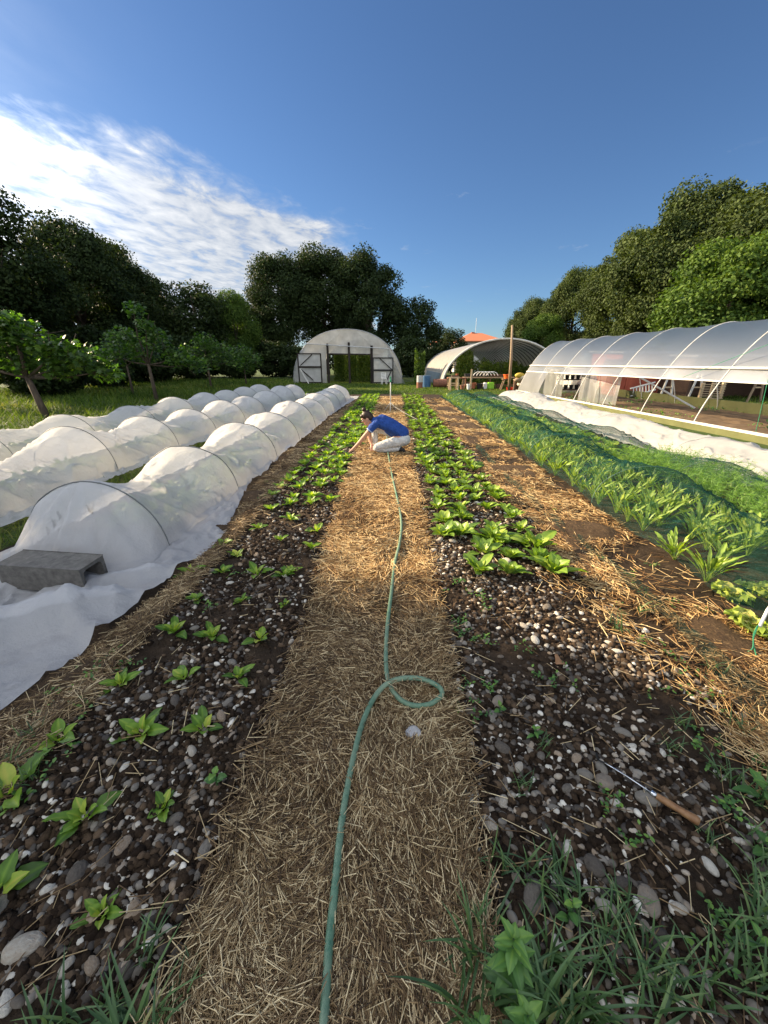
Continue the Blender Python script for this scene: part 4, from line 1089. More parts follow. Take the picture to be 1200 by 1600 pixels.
for p, k, s in (((780,1370),2,1.2),((870,1360),2,1.3),((960,1490),1,.9),((1010,1520),1,1.0),((1000,1590),1,1.1),((1080,1560),1,1.0),((1130,1480),2,1.2),((1180,1420),1,1.0),((1150,1540),1,1.0),((850,1180),2,.8),((820,1240),2,.9),((1060,1150),2,1.0),((1050,1190),2,1.0),((1130,1230),1,.8),((1180,1260),1,.9),((1150,1150),2,1.1),((1100,1330),2,.8),((1180,1340),1,.8),((1120,1060),2,1.2),((1190,1560),1,.9),((1190,1480),1,1.1),((1195,1390),1,1.0),((970,1430),1,.7),((860,1600),0,.9),((60,1240),2,.8),((60,1170),2,1.1),((30,1215),2,1.0),((240,1500),2,1.3),((300,1560),2,1.2),((180,1590),1,.7),((1000,960),2,1.3),((960,990),2,1.3)):
    tuft(p, k, s, 'small wild grass tuft growing on the bare soil', 'small wild grass tufts on the soil')

def leafy_weed(p, H_, n, L, W, label, seed, lean=(0, 0), star=False):
    x, y = ground_at(*p); r = np.random.default_rng(seed)
    root = empty('leafy_weed', (x, y, float(hf(x, y))), label, 'weed')
    top = Vector((lean[0], lean[1], H_))
    MB().tube([(0, 0, 0), (top.x*.4, top.y*.4, H_*.5), top], [.004, .0035, .002], 7).build('stem', M['weedleaf'], root, smooth=True)
    Vs = []; Fs = []; Rn = []; off = 0
    lv = n//2; per = 5 if star else 2
    for i in range(lv):
        f = (i+1)/lv
        for k in range(per+(2 if i == lv-1 and star else 0)):
            l = L*(1-.40*f**1.5)*r.uniform(.8, 1.12)*(0.6 if (k % 2 and star and i == lv-1) else 1)
            V, F = leaf_grid(l, W*(1-.30*f)*r.uniform(.85, 1.1), 10, 7, .55*r.uniform(.6, 1.3), .30, .05, .08, 'lance' if star else 'ovate', r.normal(0, .2), seed*9+i*7+k)
            e = R((-2+42*f**2 if star else 10+38*f)+r.normal(0, 8)); a = i*(.6 if star else 1.57)+k*6.283/per+r.normal(0, .2); ce, se = math.cos(e), math.sin(e)
            Ry = np.array([[ce, 0, -se], [0, 1, 0], [se, 0, ce]]); Rz = np.array([[math.cos(a), -math.sin(a), 0], [math.sin(a), math.cos(a), 0], [0, 0, 1]])
            V = V @ (Rz @ Ry).T + np.array([top.x*f, top.y*f, H_*f*.98]); Vs.append(V); Fs.append(F+off); off += len(V)
            mid = np.zeros((10, 7)); mid[:, 3] = .28
            Rn.append(np.clip(.12+.6*f+r.normal(0, .10)+mid.ravel(), 0, 1))
    np_mesh('foliage', np.concatenate(Vs), np.concatenate(Fs), M['weedleaf'], root, np.concatenate(Rn), True)
    return root
leafy_weed((795,1560), .19, 14, .085, .036, 'leafy weed with pointed whorled leaves on a tall stem in the grass', 601, (-.01, .02), True)
leafy_weed((812,1650), .13, 9, .07, .032, 'lower leafy weed with oval leaves at the bottom edge of the photo', 602, (0, .01), True)
leafy_weed((745,1640), .10, 8, .06, .028, 'small whorled weed left of the lower leafy weed', 611, (0, 0), True)
leafy_weed((880,1460), .10, 6, .05, .028, 'small leafy weed near the arching grass tuft', 603)
leafy_weed((1180,1265), .10, 7, .10, .040, 'broad-leaved weed at the right edge above the grass', 604)
leafy_weed((1190,1350), .07, 6, .07, .038, 'glossy low weed at the right edge below the broad-leaved one', 605)
leafy_weed((832,1165), .05, 6, .045, .02, 'bright upright sprig in the middle of the stony patch', 606)
leafy_weed((778,1130), .05, 5, .045, .028, 'four-leaved weed seedling beside the reddish brown stone', 607)
leafy_weed((345,1250), .07, 4, .05, .04, 'pale round-leaved weed at the left edge of the straw path', 608)
leafy_weed((1165,1500), .06, 5, .05, .03, 'pair of round bright weed leaves at the lower right edge', 609)
# creeping ground cover
V1, F1 = leaf_grid(1, .62, 4, 3, .35, .25, 0, .12, 'ovate', 0, 1)
def cover(name, spots, n_each, L, label, mat, rad):
    P = []; 
    for (px, py, rr_) in spots:
        x, y = ground_at(px, py); k = int(n_each*rr_)
        # little stems radiating
        for s_ in range(max(3, int(k/9))):
            a = rng.random()*6.28; sx = x+rng.normal(0, rad*rr_*.6); sy = y+rng.normal(0, rad*rr_*.6)
            for j in range(9): P.append((sx+math.cos(a)*j*L*.45+rng.normal(0, L*.25), sy+math.sin(a)*j*L*.45+rng.normal(0, L*.25)))
    P = np.array(P); n = len(P)
    rm = rot_z(rng.random(n)*6.28) @ rot_y(-rng.uniform(0.1, .9, n))
    o = scatter(name, (V1, F1), np.stack([P[:, 0], P[:, 1], hf(P[:, 0], P[:, 1])+.012+.02*rng.random(n)], -1), rm, L*rng.uniform(.6, 1.3, n), mat, None, rng.random(n), True)
    return tag(o, label, 'weeds', kind='stuff')
cover('creeping_weeds', [(720,925,1.2),(740,945,1.3),(760,960,1.2),(715,985,1.2),(735,1010,1.3),(760,1020,.9),(700,1000,1),(690,940,1),(730,1080,.7),(720,1120,1.0),(745,1130,1),(700,1105,.8),(760,1100,.6),(880,1080,.8),(820,1030,.5),(850,1080,.6),(950,1290,.8),(980,1340,.8),(1000,1010,1),(1040,1030,1),(1080,1060,1.2),(1060,1100,1),(1100,1110,1.2),(1090,1180,1),(1120,1200,1.2),(960,960,.9),(1000,930,.9),(930,880,.8),(1050,950,.9),(860,800,.8),(830,770,.8),(980,905,.9),(1090,960,.8),(1020,890,.8),(780,700,.7),(900,845,.7),(1150,1220,1.3),(1180,1190,1.2),(1130,1270,1),(1160,1320,1),(1100,1450,.8),(1140,1520,1)], 34, .016, 'creeping small-leaved weeds spread over the right bed', M['weedleaf'], .05)
cover('creeping_weeds', [(110,1085,1.1),(140,1060,1.2),(170,1040,1.1),(90,1100,.9),(60,1130,1),(160,1070,1.2),(190,1060,1),(130,1130,.8),(40,1180,.9),(30,1290,.7),(370,905,.6),(330,960,.6),(400,790,.9),(420,760,.8),(90,1210,.8)], 30, .018, 'creeping weeds along the straw beside the fleece edge', M['weedleaf'], .05)

# ------------------------------------------------------------------ lawn and orchard grass
def grass_field(name, n, xr, yr, h0, h1, label, mat, w=.006, dens=None, zf=lawn_h, geo=True):
    V, F = leaf_grid(1, 1, 4, 2, .55, 0, 0, 0, 'lance', 0, 1, petw=.6)
    Y = yr[0]+(yr[1]-yr[0])*rng.random(n)**1.5 if geo else rng.uniform(*yr, n)
    X = rng.uniform(*xr, n)
    if dens is not None:
        k = rng.random(n) < dens(X, Y); X = X[k]; Y = Y[k]; n = len(X)
    L = (h0+(h1-h0)*rng.random(n)**1.5)*(1+.5*vnoise(X*.8, Y*.8)); W = w*rng.uniform(.7, 1.5, n)*(1+.06*np.maximum(Y-5, 0))
    rm = rot_z(rng.random(n)*6.28) @ rot_y(-rng.uniform(.7, 1.5, n))
    rn = np.clip(rng.random(n)*.75+.5*vnoise(X*.6, Y*.6)+.1, 0, 1)
    o = scatter(name, (V, F), np.stack([X, Y, zf(X, Y)], -1), rm, np.stack([L, W, L], -1), mat, None, rn)
    return tag(o, label, 'grass', kind='stuff')
grass_field('orchard_grass', 70000, (-24, -7.3), (4, 40), .10, .42, 'long wild grass growing under the orchard trees', M['grass'], .012)
grass_field('lawn_grass', 45000, (-9, 12), (20.6, 36), .05, .14, 'short mown grass in front of the greenhouses', M['grass'], .010, geo=False)
grass_field('tunnel_gap_grass', 9000, (-3.95, -3.25), (1.5, 19), .05, .16, 'grass strip growing between two fleece tunnels', M['grass'], .006)
grass_field('tunnel_gap_grass', 5000, (-5.85, -5.35), (3, 19), .05, .14, 'thin grass strip between the outer fleece tunnels', M['grass'], .006)
grass_field('greenhouse_side_grass', 26000, (11.9, 24), (8, 34), .08, .22, 'grass strip between the long greenhouse and the sheds', M['grass'], .012)

# ------------------------------------------------------------------ trees
leafq = (np.array([(-.5, 0, 0), (0, -.34, .05), (.5, 0, 0), (0, .34, .05)]), np.array([[0, 1, 2, 3]]))
def crown_mesh(name, nblob, nleaf, rx, ry, rz, zc, leaf, mat, seed, blob=.26, low=0.0, fill=.8, lump=1.0):
    r = np.random.default_rng(seed); B = []
    for i in range(nblob):
        v = r.normal(0, 1, 3); v /= np.linalg.norm(v); q = r.uniform(.45, .92)**.5
        c = v*np.array([rx, ry, rz])*q*(1-blob*.6)
        if v[2] < -.2: c[:2] *= .9
        B.append((c+np.array([0, 0, zc]), np.array([rx, ry, rz]).min()*blob*r.uniform(.65, 1.35)*np.array([1.1, 1.1, .85])))
    per = nleaf//nblob; P = []; Nn = []; Rn = []
    for i, (c, rad) in enumerate(B):
        v = r.normal(0, 1, (per, 3)); v /= np.linalg.norm(v, axis=1)[:, None]
        q = r.uniform(.55, 1.12, per)
        p = c+v*rad*q[:, None]
        p += r.normal(0, .05, p.shape)*rad.mean()
        P.append(p); Nn.append(v); Rn.append(np.clip(r.normal(.45, .2, per)+r.normal(0, .12), 0, 1))
    P = np.concatenate(P); Nn = np.concatenate(Nn); Rn = np.concatenate(Rn)
    k = P[:, 2] > low; P = P[k]; Nn = Nn[k]; Rn = Rn[k]; n = len(P)
    # leaf frame: normal = outward + random
    nn = Nn*0.8+r.normal(0, .65, P.shape)+np.array([0, 0, .35]); nn /= np.linalg.norm(nn, axis=1)[:, None]
    t = np.cross(nn, r.normal(0, 1, P.shape)); t /= np.linalg.norm(t, axis=1)[:, None]; b = np.cross(nn, t)
    rm = np.stack([t, b, nn], -1)
    o = scatter(name, leafq, P, rm, leaf*r.uniform(.6, 1.35, n), mat, None, Rn)
    me = o.data; bpy.data.objects.remove(o); return me, B
def trunk_mesh(H_, r0, B, zc, seed, limbs=9):
    r = random.Random(seed); mb = MB()
    mb.tube([(0, 0, -.1), (0.05, 0, H_*.25), (-.05, .05, H_*.5), (0, 0, H_*.8)], [r0*1.25, r0*.9, r0*.6, r0*.15], 9)
    for i in range(limbs):
        c, _ = r.choice(B); z0 = H_*r.uniform(.15, .5)
        mid = Vector((c[0]*.45, c[1]*.45, (z0+c[2])/2+.2))
        mb.tube([(0, 0, z0), mid, (c[0], c[1], c[2])], [r0*.45, r0*.28, r0*.06], 6)
    o = mb.build('trunk', M['bark'], smooth=True); me = o.data; bpy.data.objects.remove(o); return me
TREES = {}
def tree_kind(key, *a, H_=None, r0=.25, **kw):
    me, B = crown_mesh(key+'_crown', *a, **kw); TREES[key] = (me, trunk_mesh(H_, r0, B, a[5], 5), H_)
# unit kinds: real sizes in metres, then scaled a little per tree
tree_kind('round', 80, 52000, 5.0, 5.0, 6.4, 7.6, .24, M['dark_tree'], 701, blob=.25, low=.4, H_=13.6, r0=.32)
tree_kind('tall', 84, 56000, 4.2, 4.2, 7.2, 7.8, .23, M['dark_tree'], 702, blob=.30, low=.2, H_=15.0, r0=.3)
tree_kind('loose', 46, 17000, 4.0, 4.0, 4.6, 6.0, .27, M['dark_tree'], 703, blob=.26, low=.6, H_=10.6, r0=.22)
tree_kind('olive', 150, 110000, 5.6, 5.6, 7.4, 7.6, .215, M['olive_tree'], 704, blob=.20, low=.0, H_=15.0, r0=.35)
tree_kind('bright', 80, 60000, 3.6, 3.6, 4.0, 4.2, .17, M['bright_tree'], 705, blob=.27, low=.0, H_=8.2, r0=.2)
tree_kind('bush', 30, 11000, 2.4, 2.4, 2.0, 1.7, .22, M['dark_tree'], 706, blob=.34, low=.0, H_=3.4, r0=.08)
def tree(key, x, y, h, label, wide=1.0, name='tree', group=None, rz=None):
    crown, trunk, H_ = TREES[key]; s = h/H_
    root = empty(name, (x, y, -.05), label, 'tree' if key != 'bush' else 'bush', group, random.uniform(0, 6.28) if rz is None else rz)
    for nm, me in (('crown', crown), ('trunk', trunk)):
        o = bpy.data.objects.new(nm, me); col.objects.link(o); o.parent = root; o.scale = (s*wide, s*wide, s)
    return root
# left boundary trees
tree('round', -20.5, 21.5, 9.9, 'dark broad tree at the left edge of the photo, behind the fig tree', 1.05, 'broadleaf_tree')
tree('loose', -27.5, 27.0, 10.6, 'dark tree filling the gap left of the double-topped tree', 1.0, 'broadleaf_tree')
tree('round', -22.8, 30.5, 11.0, 'dark tree with sun glinting through its crown, second along the left', .95, 'broadleaf_tree')
tree('tall', -25.5, 38.5, 12.6, 'dark tree with a sloping shoulder, third along the left', 1.15, 'broadleaf_tree')
tree('round', -27.5, 46.0, 11.6, 'dark tree whose lower crown thins toward the gap', .9, 'broadleaf_tree')
tree('loose', -21.2, 45, 10.3, 'dark thin-crowned tree with sky showing through, standing apart on the left', 1.0, 'broadleaf_tree')
tree('bright', -17.8, 47, 9.6, 'pale green lit young tree beside the thin-crowned tree', .62, 'broadleaf_tree')
tree('loose', -19.5, 56, 9.2, 'dark scraggy tree left of the big central clump', 1.1, 'broadleaf_tree')
# beyond the left edge of the photo: the trees whose shade lies over the foreground
tree('round', -20.5, 4.3, 15.5, 'tall dark tree left of the photo that shades the near beds', 1.05, 'broadleaf_tree')
tree('tall', -21.5, -3.5, 15.5, 'tall dark tree behind the camera side on the left', 1.2, 'broadleaf_tree')
tree('round', -21.0, -13, 15.0, 'dark tree farther back on the left side', 1.1, 'broadleaf_tree')
# central group
tree('tall', -15.2, 57, 15.9, 'tall dark tree at the left of the central clump', .95, 'broadleaf_tree')
tree('tall', -9.8, 60, 17.2, 'tallest dark tree in the middle of the central clump', 1.15, 'broadleaf_tree')
tree('round', -3.6, 58, 15.4, 'dark rounded tree at the right of the central clump', .92, 'broadleaf_tree')
tree('loose', 3.0, 58, 10.3, 'dark tree right of the centre greenhouse', .9, 'broadleaf_tree')
tree('loose', 8.9, 64, 6.9, 'small dark tree between the white house and the red roof', 1.05, 'broadleaf_tree')
for i, (x, y, h, lab) in enumerate([(-19.5, 27, 3.6, 'dark bush behind the fig tree'), (-20.5, 33.5, 4.2, 'dark bush under the second left tree'), (-19.8, 40, 4.0, 'dark bush between the third left tree and the grass'),
    (-18.6, 48, 4.2, 'dark bush below the thin-crowned tree'), (-14.5, 50, 4.0, 'dark bush left of the centre greenhouse'), (-10.6, 47, 3.4, 'dark bush directly beside the centre greenhouse'), (-16.5, 44, 3.0, 'low bush behind the small orchard trees'),
    (2.6, 50, 4.4, 'dark bush right behind the centre greenhouse'), (-17.5, 20.0, 3.0, 'leafy bush at the left edge under the dark tree'), (-23, 49, 5, 'dark bush deep between the left trees'), (-5, 52, 5.0, 'dark bush hidden behind the centre greenhouse'), (6.2, 58, 3.2, 'dark bush in front of the white house')]):
    tree('bush', x, y, h, lab, 1.1, 'dark_bush')
# right group
tree('olive', 30.5, 33.5, 17.5, 'huge olive green tree cut by the right edge of the photo', 1.05, 'broadleaf_tree')
tree('olive', 25.6, 40.5, 16.2, 'huge dense olive green tree, highest shoulder on the right', 1.0, 'broadleaf_tree')
tree('olive', 26.0, 49, 15.2, 'olive green tree on the slope of the right tree line', .92, 'broadleaf_tree')
tree('olive', 23.6, 57, 13.4, 'olive green tree lower down the right tree line', .9, 'broadleaf_tree')
tree('olive', 21.3, 66, 11.2, 'olive green tree near the end of the right tree line', .95, 'broadleaf_tree')
tree('loose', 19.8, 68, 10.6, 'thin ragged tree at the very end of the right tree line', .55, 'broadleaf_tree')
tree('bright', 17.8, 23.5, 8.0, 'bright yellow green tree at the right above the long greenhouse', 1.05, 'broadleaf_tree')
tree('bright', 21.8, 24.0, 9.4, 'bright green feathery tree at the right edge of the photo', 1.0, 'broadleaf_tree')
tree('bright', 17.6, 50, 7.4, 'bright green bush-like tree between the two right greenhouses', .8, 'broadleaf_tree')

# orchard trees
def leaf5():
    """lobed fig leaf outline as a small fan"""
    pts = []
    for k in range(11):
        a = -2.5+5.0*k/10; rr_ = (.55 if k % 2 else 1.0)*(.62+.38*math.cos(a*.55)); pts.append((rr_*math.cos(a)*.5+.1, rr_*math.sin(a)*.5, -.12*rr_))
    V = [(-.05, 0, 0)]+pts; F = [(0, i, i+1, i+1) for i in range(1, 11)]
    F = [(0, i, i+1) for i in range(1, 11)]
    return np.array(V), np.array(F)
fleaf = leaf5()
def orchard(x, y, h, clumps, label, seed, nl=420, leaf=.17, mat='fig', trunk_top=.42, bend=(0, 0), r0=.055, straight=False):
    r = np.random.default_rng(seed); root = empty('fruit_tree', (x, y, -.04), label, 'fruit tree')
    tt = Vector((bend[0], bend[1], h*trunk_top)); mb = MB()
    mb.tube([(0, 0, -.05), (bend[0]*.5, bend[1]*.5, h*trunk_top*.5), tt], [r0*1.3, r0, r0*.85], 9)
    P = []
    for (cx_, cy_, cz, rad) in clumps:
        c = Vector((cx_, cy_, cz)); mid = (tt+c)/2+Vector((r.normal(0, .1), r.normal(0, .1), -.1 if cz < h*.6 else .05))
        mb.tube([tt*.98, mid, c], [r0*.55, r0*.35, r0*.12], 6)
        for j in range(5):
            e = c+Vector(r.normal(0, .55, 3))*rad; mb.tube([mid.lerp(c, .6), e], [r0*.2, r0*.06], 5)
        k = int(nl*rad*rad*4)
        v = r.normal(0, 1, (k, 3)); v /= np.linalg.norm(v, axis=1)[:, None]; P.append(np.array(c)+v*rad*(r.random((k, 1))**.45)*np.array([1.1, 1.1, .8]))
    mb.build('trunk', M['bark'], root, smooth=True)
    P = np.concatenate(P); n = len(P)
    rm = rot_z(r.random(n)*6.28) @ rot_y(r.uniform(-.2, 1.1, n)) @ rot_x(r.normal(0, .4, n))
    scatter('crown', fleaf, P, rm, leaf*r.uniform(.6, 1.25, n), M[mat], root, r.random(n))
    return root
# positions come from the photograph: trunk foot, then leaf masses relative to it
orchard(-9.95, 11.07, 2.95, [(-.9, .2, 2.25, .75), (-.2, 0, 2.35, .62), (-1.5, -.2, 1.75, .65), (.75, .0, 1.9, .52), (1.45, -.1, 1.75, .50), (1.95, .1, 1.35, .40), (-.5, .3, 1.6, .55), (.9, -.1, 1.45, .42), (-.4, -.1, 2.65, .38)],
        'leaning fig tree with broad sunlit leaves at the left edge of the orchard', 801, 300, .20, bend=(-.32, .1), r0=.085, trunk_top=.40)
orchard(-10.4, 17.3, 4.2, [(-.2, 0, 3.6, .42), (-.9, 0, 2.6, .55), (.5, 0, 2.5, .6), (-.3, .3, 2.0, .7), (1.3, 0, 1.8, .55), (-1.5, .1, 1.9, .6), (.3, -.2, 3.0, .4), (2.0, .1, 1.5, .5)],
        'taller fruit tree with a leafy top shoot behind the middle fleece tunnel', 802, 190, .19, bend=(-.05, 0), r0=.07, trunk_top=.36)
orchard(-12.1, 26.5, 3.6, [(0, 0, 2.8, .8), (-1.0, 0, 2.2, .8), (1.0, 0, 2.3, .8), (.3, 0, 1.7, .7), (1.8, 0, 1.7, .6)], 'bushy fruit tree third along the orchard', 803, 150, .2, r0=.06)
orchard(-11.3, 30.8, 3.0, [(0, 0, 2.3, .8), (-.8, 0, 1.9, .7), (.8, 0, 1.8, .7), (0, 0, 1.4, .7)], 'small round fruit tree nearest the centre greenhouse', 804, 150, .2, r0=.05)
orchard(-13.5, 20.5, 3.4, [(0, 0, 2.6, .8), (-1.0, 0, 2.0, .8), (.9, 0, 2.0, .7)], 'fruit tree in deep shade behind the fig tree', 805, 150, .2, r0=.05)
orchard(-15.5, 14.5, 3.0, [(0, 0, 2.2, .8), (-1.0, 0, 1.8, .8), (.9, 0, 1.8, .8)], 'fruit tree in shade at the far left of the orchard', 806, 150, .2, r0=.05)

# ------------------------------------------------------------------ person
def capsule(bm_pts, n=12):
    """chain of (x,y,z,r) -> closed tapered tube with round ends"""
    mb = MB(); P = [Vector(p[:3]) for p in bm_pts]; rr_ = [p[3] for p in bm_pts]
    mb.tube(P, rr_, n)
    for p, r_ in zip(P, rr_):
        V, F = ico(2); mb.add([tuple(p+Vector(v)*r_) for v in V], [tuple(f) for f in F])
    return mb
def merge(mbs):
    o = MB()
    for m in mbs: o.add(m.v, m.f)
    return o
def ell(c, r, rot=None):
    V, F = ico(3); mb = MB(); Rm_ = rot.to_matrix() if rot is not None else Matrix.Identity(3)
    mb.add([tuple(Vector(c)+Rm_ @ Vector((v[0]*r[0], v[1]*r[1], v[2]*r[2]))) for v in V], [tuple(f) for f in F]); return mb
from mathutils import Euler
def voxel(mb, name, mat, parent, size, smooth_it=4, fac=.5):
    o = mb.build(name, None, None); me0 = o.data
    md = o.modifiers.new('remesh', 'REMESH'); md.mode = 'VOXEL'; md.voxel_size = size; md.use_smooth_shade = True
    m2 = o.modifiers.new('smooth', 'SMOOTH'); m2.iterations = smooth_it; m2.factor = fac
    dg = bpy.context.evaluated_depsgraph_get(); me = bpy.data.meshes.new_from_object(o.evaluated_get(dg))
    bpy.data.objects.remove(o); me.name = name; me.materials.clear()
    me.shade_smooth()
    return link(name, me, mat, parent)
pr = empty('person', (0.02, 6.80, .03), 'person with a hair bun kneeling on the straw in blue polo shirt and pale trousers', 'person')
# facing -X; near side is -Y
hip = (.13, 0, .27)
arms = [
  capsule([(-.34, -.15, .50, .050), (-.40, -.17, .42, .045), (-.535, -.17, .27, .036), (-.60, -.16, .19, .035), (-.695, -.15, .095, .024), (-.715, -.148, .075, .025)]),
  capsule([(-.34, .15, .50, .050), (-.42, .16, .38, .044), (-.46, .13, .27, .036), (-.43, .08, .19, .033), (-.40, .03, .13, .023)]),
]
hands = []
def hand(o, d, up, curl, side):
    """palm at o pointing along d; five bent fingers"""
    o = Vector(o); d = Vector(d).normalized(); up = Vector(up).normalized(); s = d.cross(up).normalized(); up = s.cross(d)
    out = [capsule([(*(o), .024), (*(o+d*.045+s*.012), .022), (*(o+d*.075+s*.01), .018)]), capsule([(*(o+d*.02-s*.012), .022), (*(o+d*.075-s*.018), .017)])]
    for k, (off, L) in enumerate(((.030, .066), (.011, .076), (-.009, .070), (-.028, .055))):
        b = o+d*.078+s*off; d1 = (d-up*curl*.5).normalized(); d2 = (d-up*curl*1.4).normalized(); d3 = (d-up*curl*2.6).normalized()
        p1 = b+d1*L*.45; p2 = p1+d2*L*.32; p3 = p2+d3*L*.25
        out.append(capsule([(*b, .0095), (*p1, .0088), (*p2, .0080), (*p3, .0068)], 8))
    b = o+d*.018+s*side*.028; t1 = b+(d*.6+s*side*.8-up*.2).normalized()*.034; t2 = t1+(d*.9+s*side*.2-up*.5).normalized()*.028
    out.append(capsule([(*b, .013), (*t1, .0105), (*t2, .008)], 8))
    return out
hands += hand((-.722, -.147, .066), (-.75, 0, -.55), (-.5, 0, .8), .45, 1)
hands += hand((-.398, .025, .118), (.1, -.75, -.45), (0, -.3, .9), .5, -1)
head_c = Vector((-.475, 0, .585))
head_rot = Euler((0, R(-32), 0))     # tilt: the face looks down and forward
def hp3(x, y, z): return head_c+head_rot.to_matrix() @ Vector((x, y, z))
headm = [ell(head_c, (.092, .074, .108), head_rot), ell(hp3(-.035, 0, -.055), (.055, .052, .058), head_rot),
         ell(hp3(-.096, 0, -.012), (.016, .011, .022), head_rot), ell(hp3(-.070, 0, -.085), (.026, .028, .020), head_rot),
         ell(hp3(-.088, 0, -.050), (.010, .022, .010), head_rot), ell(hp3(-.080, 0, .030), (.022, .050, .012), head_rot),
         ell(hp3(.005, -.076, -.008), (.018, .009, .028), head_rot), ell(hp3(.005, .076, -.008), (.018, .009, .028), head_rot),
         capsule([(*hp3(.03, 0, -.05), .048), (-.36, 0, .52, .052), (-.30, 0, .50, .055)])]
core = [capsule([(.10, 0, .28, .10), (-.05, 0, .40, .10), (-.20, 0, .49, .10), (-.30, 0, .50, .075)]),
        capsule([(-.31, -.13, .50, .045), (-.31, .13, .50, .045)]),
        capsule([(.10, -.09, .25, .085), (-.08, -.11, .17, .07), (-.29, -.12, .095, .055), (-.10, -.12, .055, .042), (.10, -.11, .065, .032)]),
        capsule([(.10, .09, .25, .085), (-.12, .11, .33, .07), (-.33, .10, .37, .052), (-.33, .10, .24, .045), (-.32, .10, .08, .032)]),
        capsule([(-.32, .10, .05, .03), (-.42, .10, .035, .028)]), capsule([(.10, -.11, .07, .03), (.17, -.11, .03, .03)])]
body = voxel(merge(arms+hands+headm+core), 'body', M['skin'], pr, .0055, 6)
# eyes, brows as small features on the face
for sgn in (-1, 1):
    e_ = ell(hp3(-.083, sgn*.030, .006), (.011, .013, .010), head_rot).build('eye', M['white'], pr, smooth=True)
    ell(hp3(-.0925, sgn*.031, .006), (.0035, .006, .006), head_rot).build('iris', M['blackplastic'], e_, smooth=True)
    capsule([(*hp3(-.094, sgn*.015, .028), .0035), (*hp3(-.088, sgn*.048, .026), .003)], 6).build('eyebrow', M['hair'], pr, smooth=True)
hair = [ell(hp3(.018, 0, .028), (.096, .084, .100), head_rot), ell(hp3(.045, 0, -.02), (.070, .074, .070), head_rot),
        ell(hp3(-.045, 0, .075), (.050, .060, .035), head_rot)]
bun = [ell(hp3(.035, 0, .150), (.040, .040, .036), head_rot), capsule([(*hp3(.02, 0, .10), .03), (*hp3(.03, 0, .13), .022)])]
hobj = voxel(merge(hair+bun), 'hair', M['hair'], pr, .006, 3)
# shirt: torso, collar, short sleeves
sh = [capsule([(.155, 0, .335, .112), (.06, 0, .385, .125), (-.08, 0, .465, .130), (-.21, 0, .535, .118), (-.29, 0, .530, .088)], 16),
      capsule([(.15, -.07, .30, .085), (0, -.08, .40, .095), (-.20, -.095, .49, .085), (-.30, -.11, .515, .070)]), capsule([(.15, .07, .30, .085), (0, .08, .40, .095), (-.20, .095, .49, .085), (-.30, .11, .515, .070)]),
      capsule([(-.30, -.135, .515, .070), (-.37, -.165, .455, .062), (-.405, -.172, .415, .060)]), capsule([(-.30, .135, .515, .070), (-.37, .165, .455, .062), (-.42, .168, .385, .060)]),
      capsule([(-.335, 0, .535, .064), (-.37, 0, .55, .062)]), capsule([(-.1, 0, .40, .09), (.05, 0, .30, .09)])]
shirt = voxel(merge(sh), 'polo_shirt', M['shirt'], pr, .008, 5)
MB().tube([(-.412, -.173, .407), (-.424, -.174, .392)], .0625, 20).build('sleeve_band', M['cuff'], shirt, smooth=True)
# trousers
tr = [capsule([(.20, 0, .21, .095), (.15, 0, .27, .11), (.10, 0, .31, .105)], 16), capsule([(.17, -.08, .23, .10), (.17, .08, .23, .10)]),
      capsule([(.16, -.09, .22, .105), (.0, -.11, .185, .098), (-.16, -.12, .145, .084), (-.29, -.125, .105, .070), (-.305, -.125, .085, .066)], 14),
      capsule([(-.28, -.125, .075, .060), (-.12, -.125, .060, .056), (.03, -.12, .075, .050), (.08, -.115, .085, .047)], 14),
      capsule([(.16, .09, .24, .105), (-.02, .10, .31, .095), (-.20, .10, .37, .080), (-.335, .10, .385, .066)], 14),
      capsule([(-.34, .10, .375, .064), (-.345, .10, .26, .058), (-.335, .10, .13, .050), (-.33, .10, .09, .048)], 14)]
tro = voxel(merge(tr), 'trousers', M['trouser'], pr, .008, 4)
MB().box((.215, -.065, .305), (.245, .02, .335), Euler((0, .7, 0)).to_matrix()).build('waist_pouch', M['blackplastic'], pr, bevel=.006)
for pts in ([(.10, -.115, .075, .044), (.15, -.115, .05, .044), (.175, -.115, .02, .038)], [(-.32, .10, .045, .042), (-.38, .10, .030, .040), (-.44, .10, .022, .032)]):
    voxel(capsule(pts), 'shoe', M['shoe'], pr, .008, 2)

# ------------------------------------------------------------------ sprinkler on a tripod
x, y = -.09, 12.84
sp = empty('sprinkler_stand', (x, y, .03), 'white sprinkler pole on a small tripod in the middle path behind the person', 'sprinkler')
MB().tube([(0, 0, .02), (0, 0, .93)], .017, 10).build('pole', M['whitepipe'], sp, smooth=True)
for k in range(3):
    a = k*2.094+.5; MB().tube([(0, 0, .30), (math.cos(a)*.05, math.sin(a)*.05, .24), (math.cos(a)*.26, math.sin(a)*.26, -.01)], .009, 6).build('leg', M['whitepipe'], sp, smooth=True)
MB().lathe([(.02, .91), (.034, .93), (.036, .98), (.022, 1.0), (.022, 1.04), (.03, 1.06), (.012, 1.09)], n=14).build('sprinkler_head', M['greenstring'], sp, smooth=True)
MB().bar((.30, .05, .02), (1.0, -4.2, .05), .012).build('stay', M['whitepipe'], sp) if False else None
MB().tube(catmull([(0, 0, .30), (.15, -.4, .2), (.45, -1.4, .12), (.75, -2.3, .06)], 5), .004, 6).build('guy_line', M['greyplastic'], sp, smooth=True)

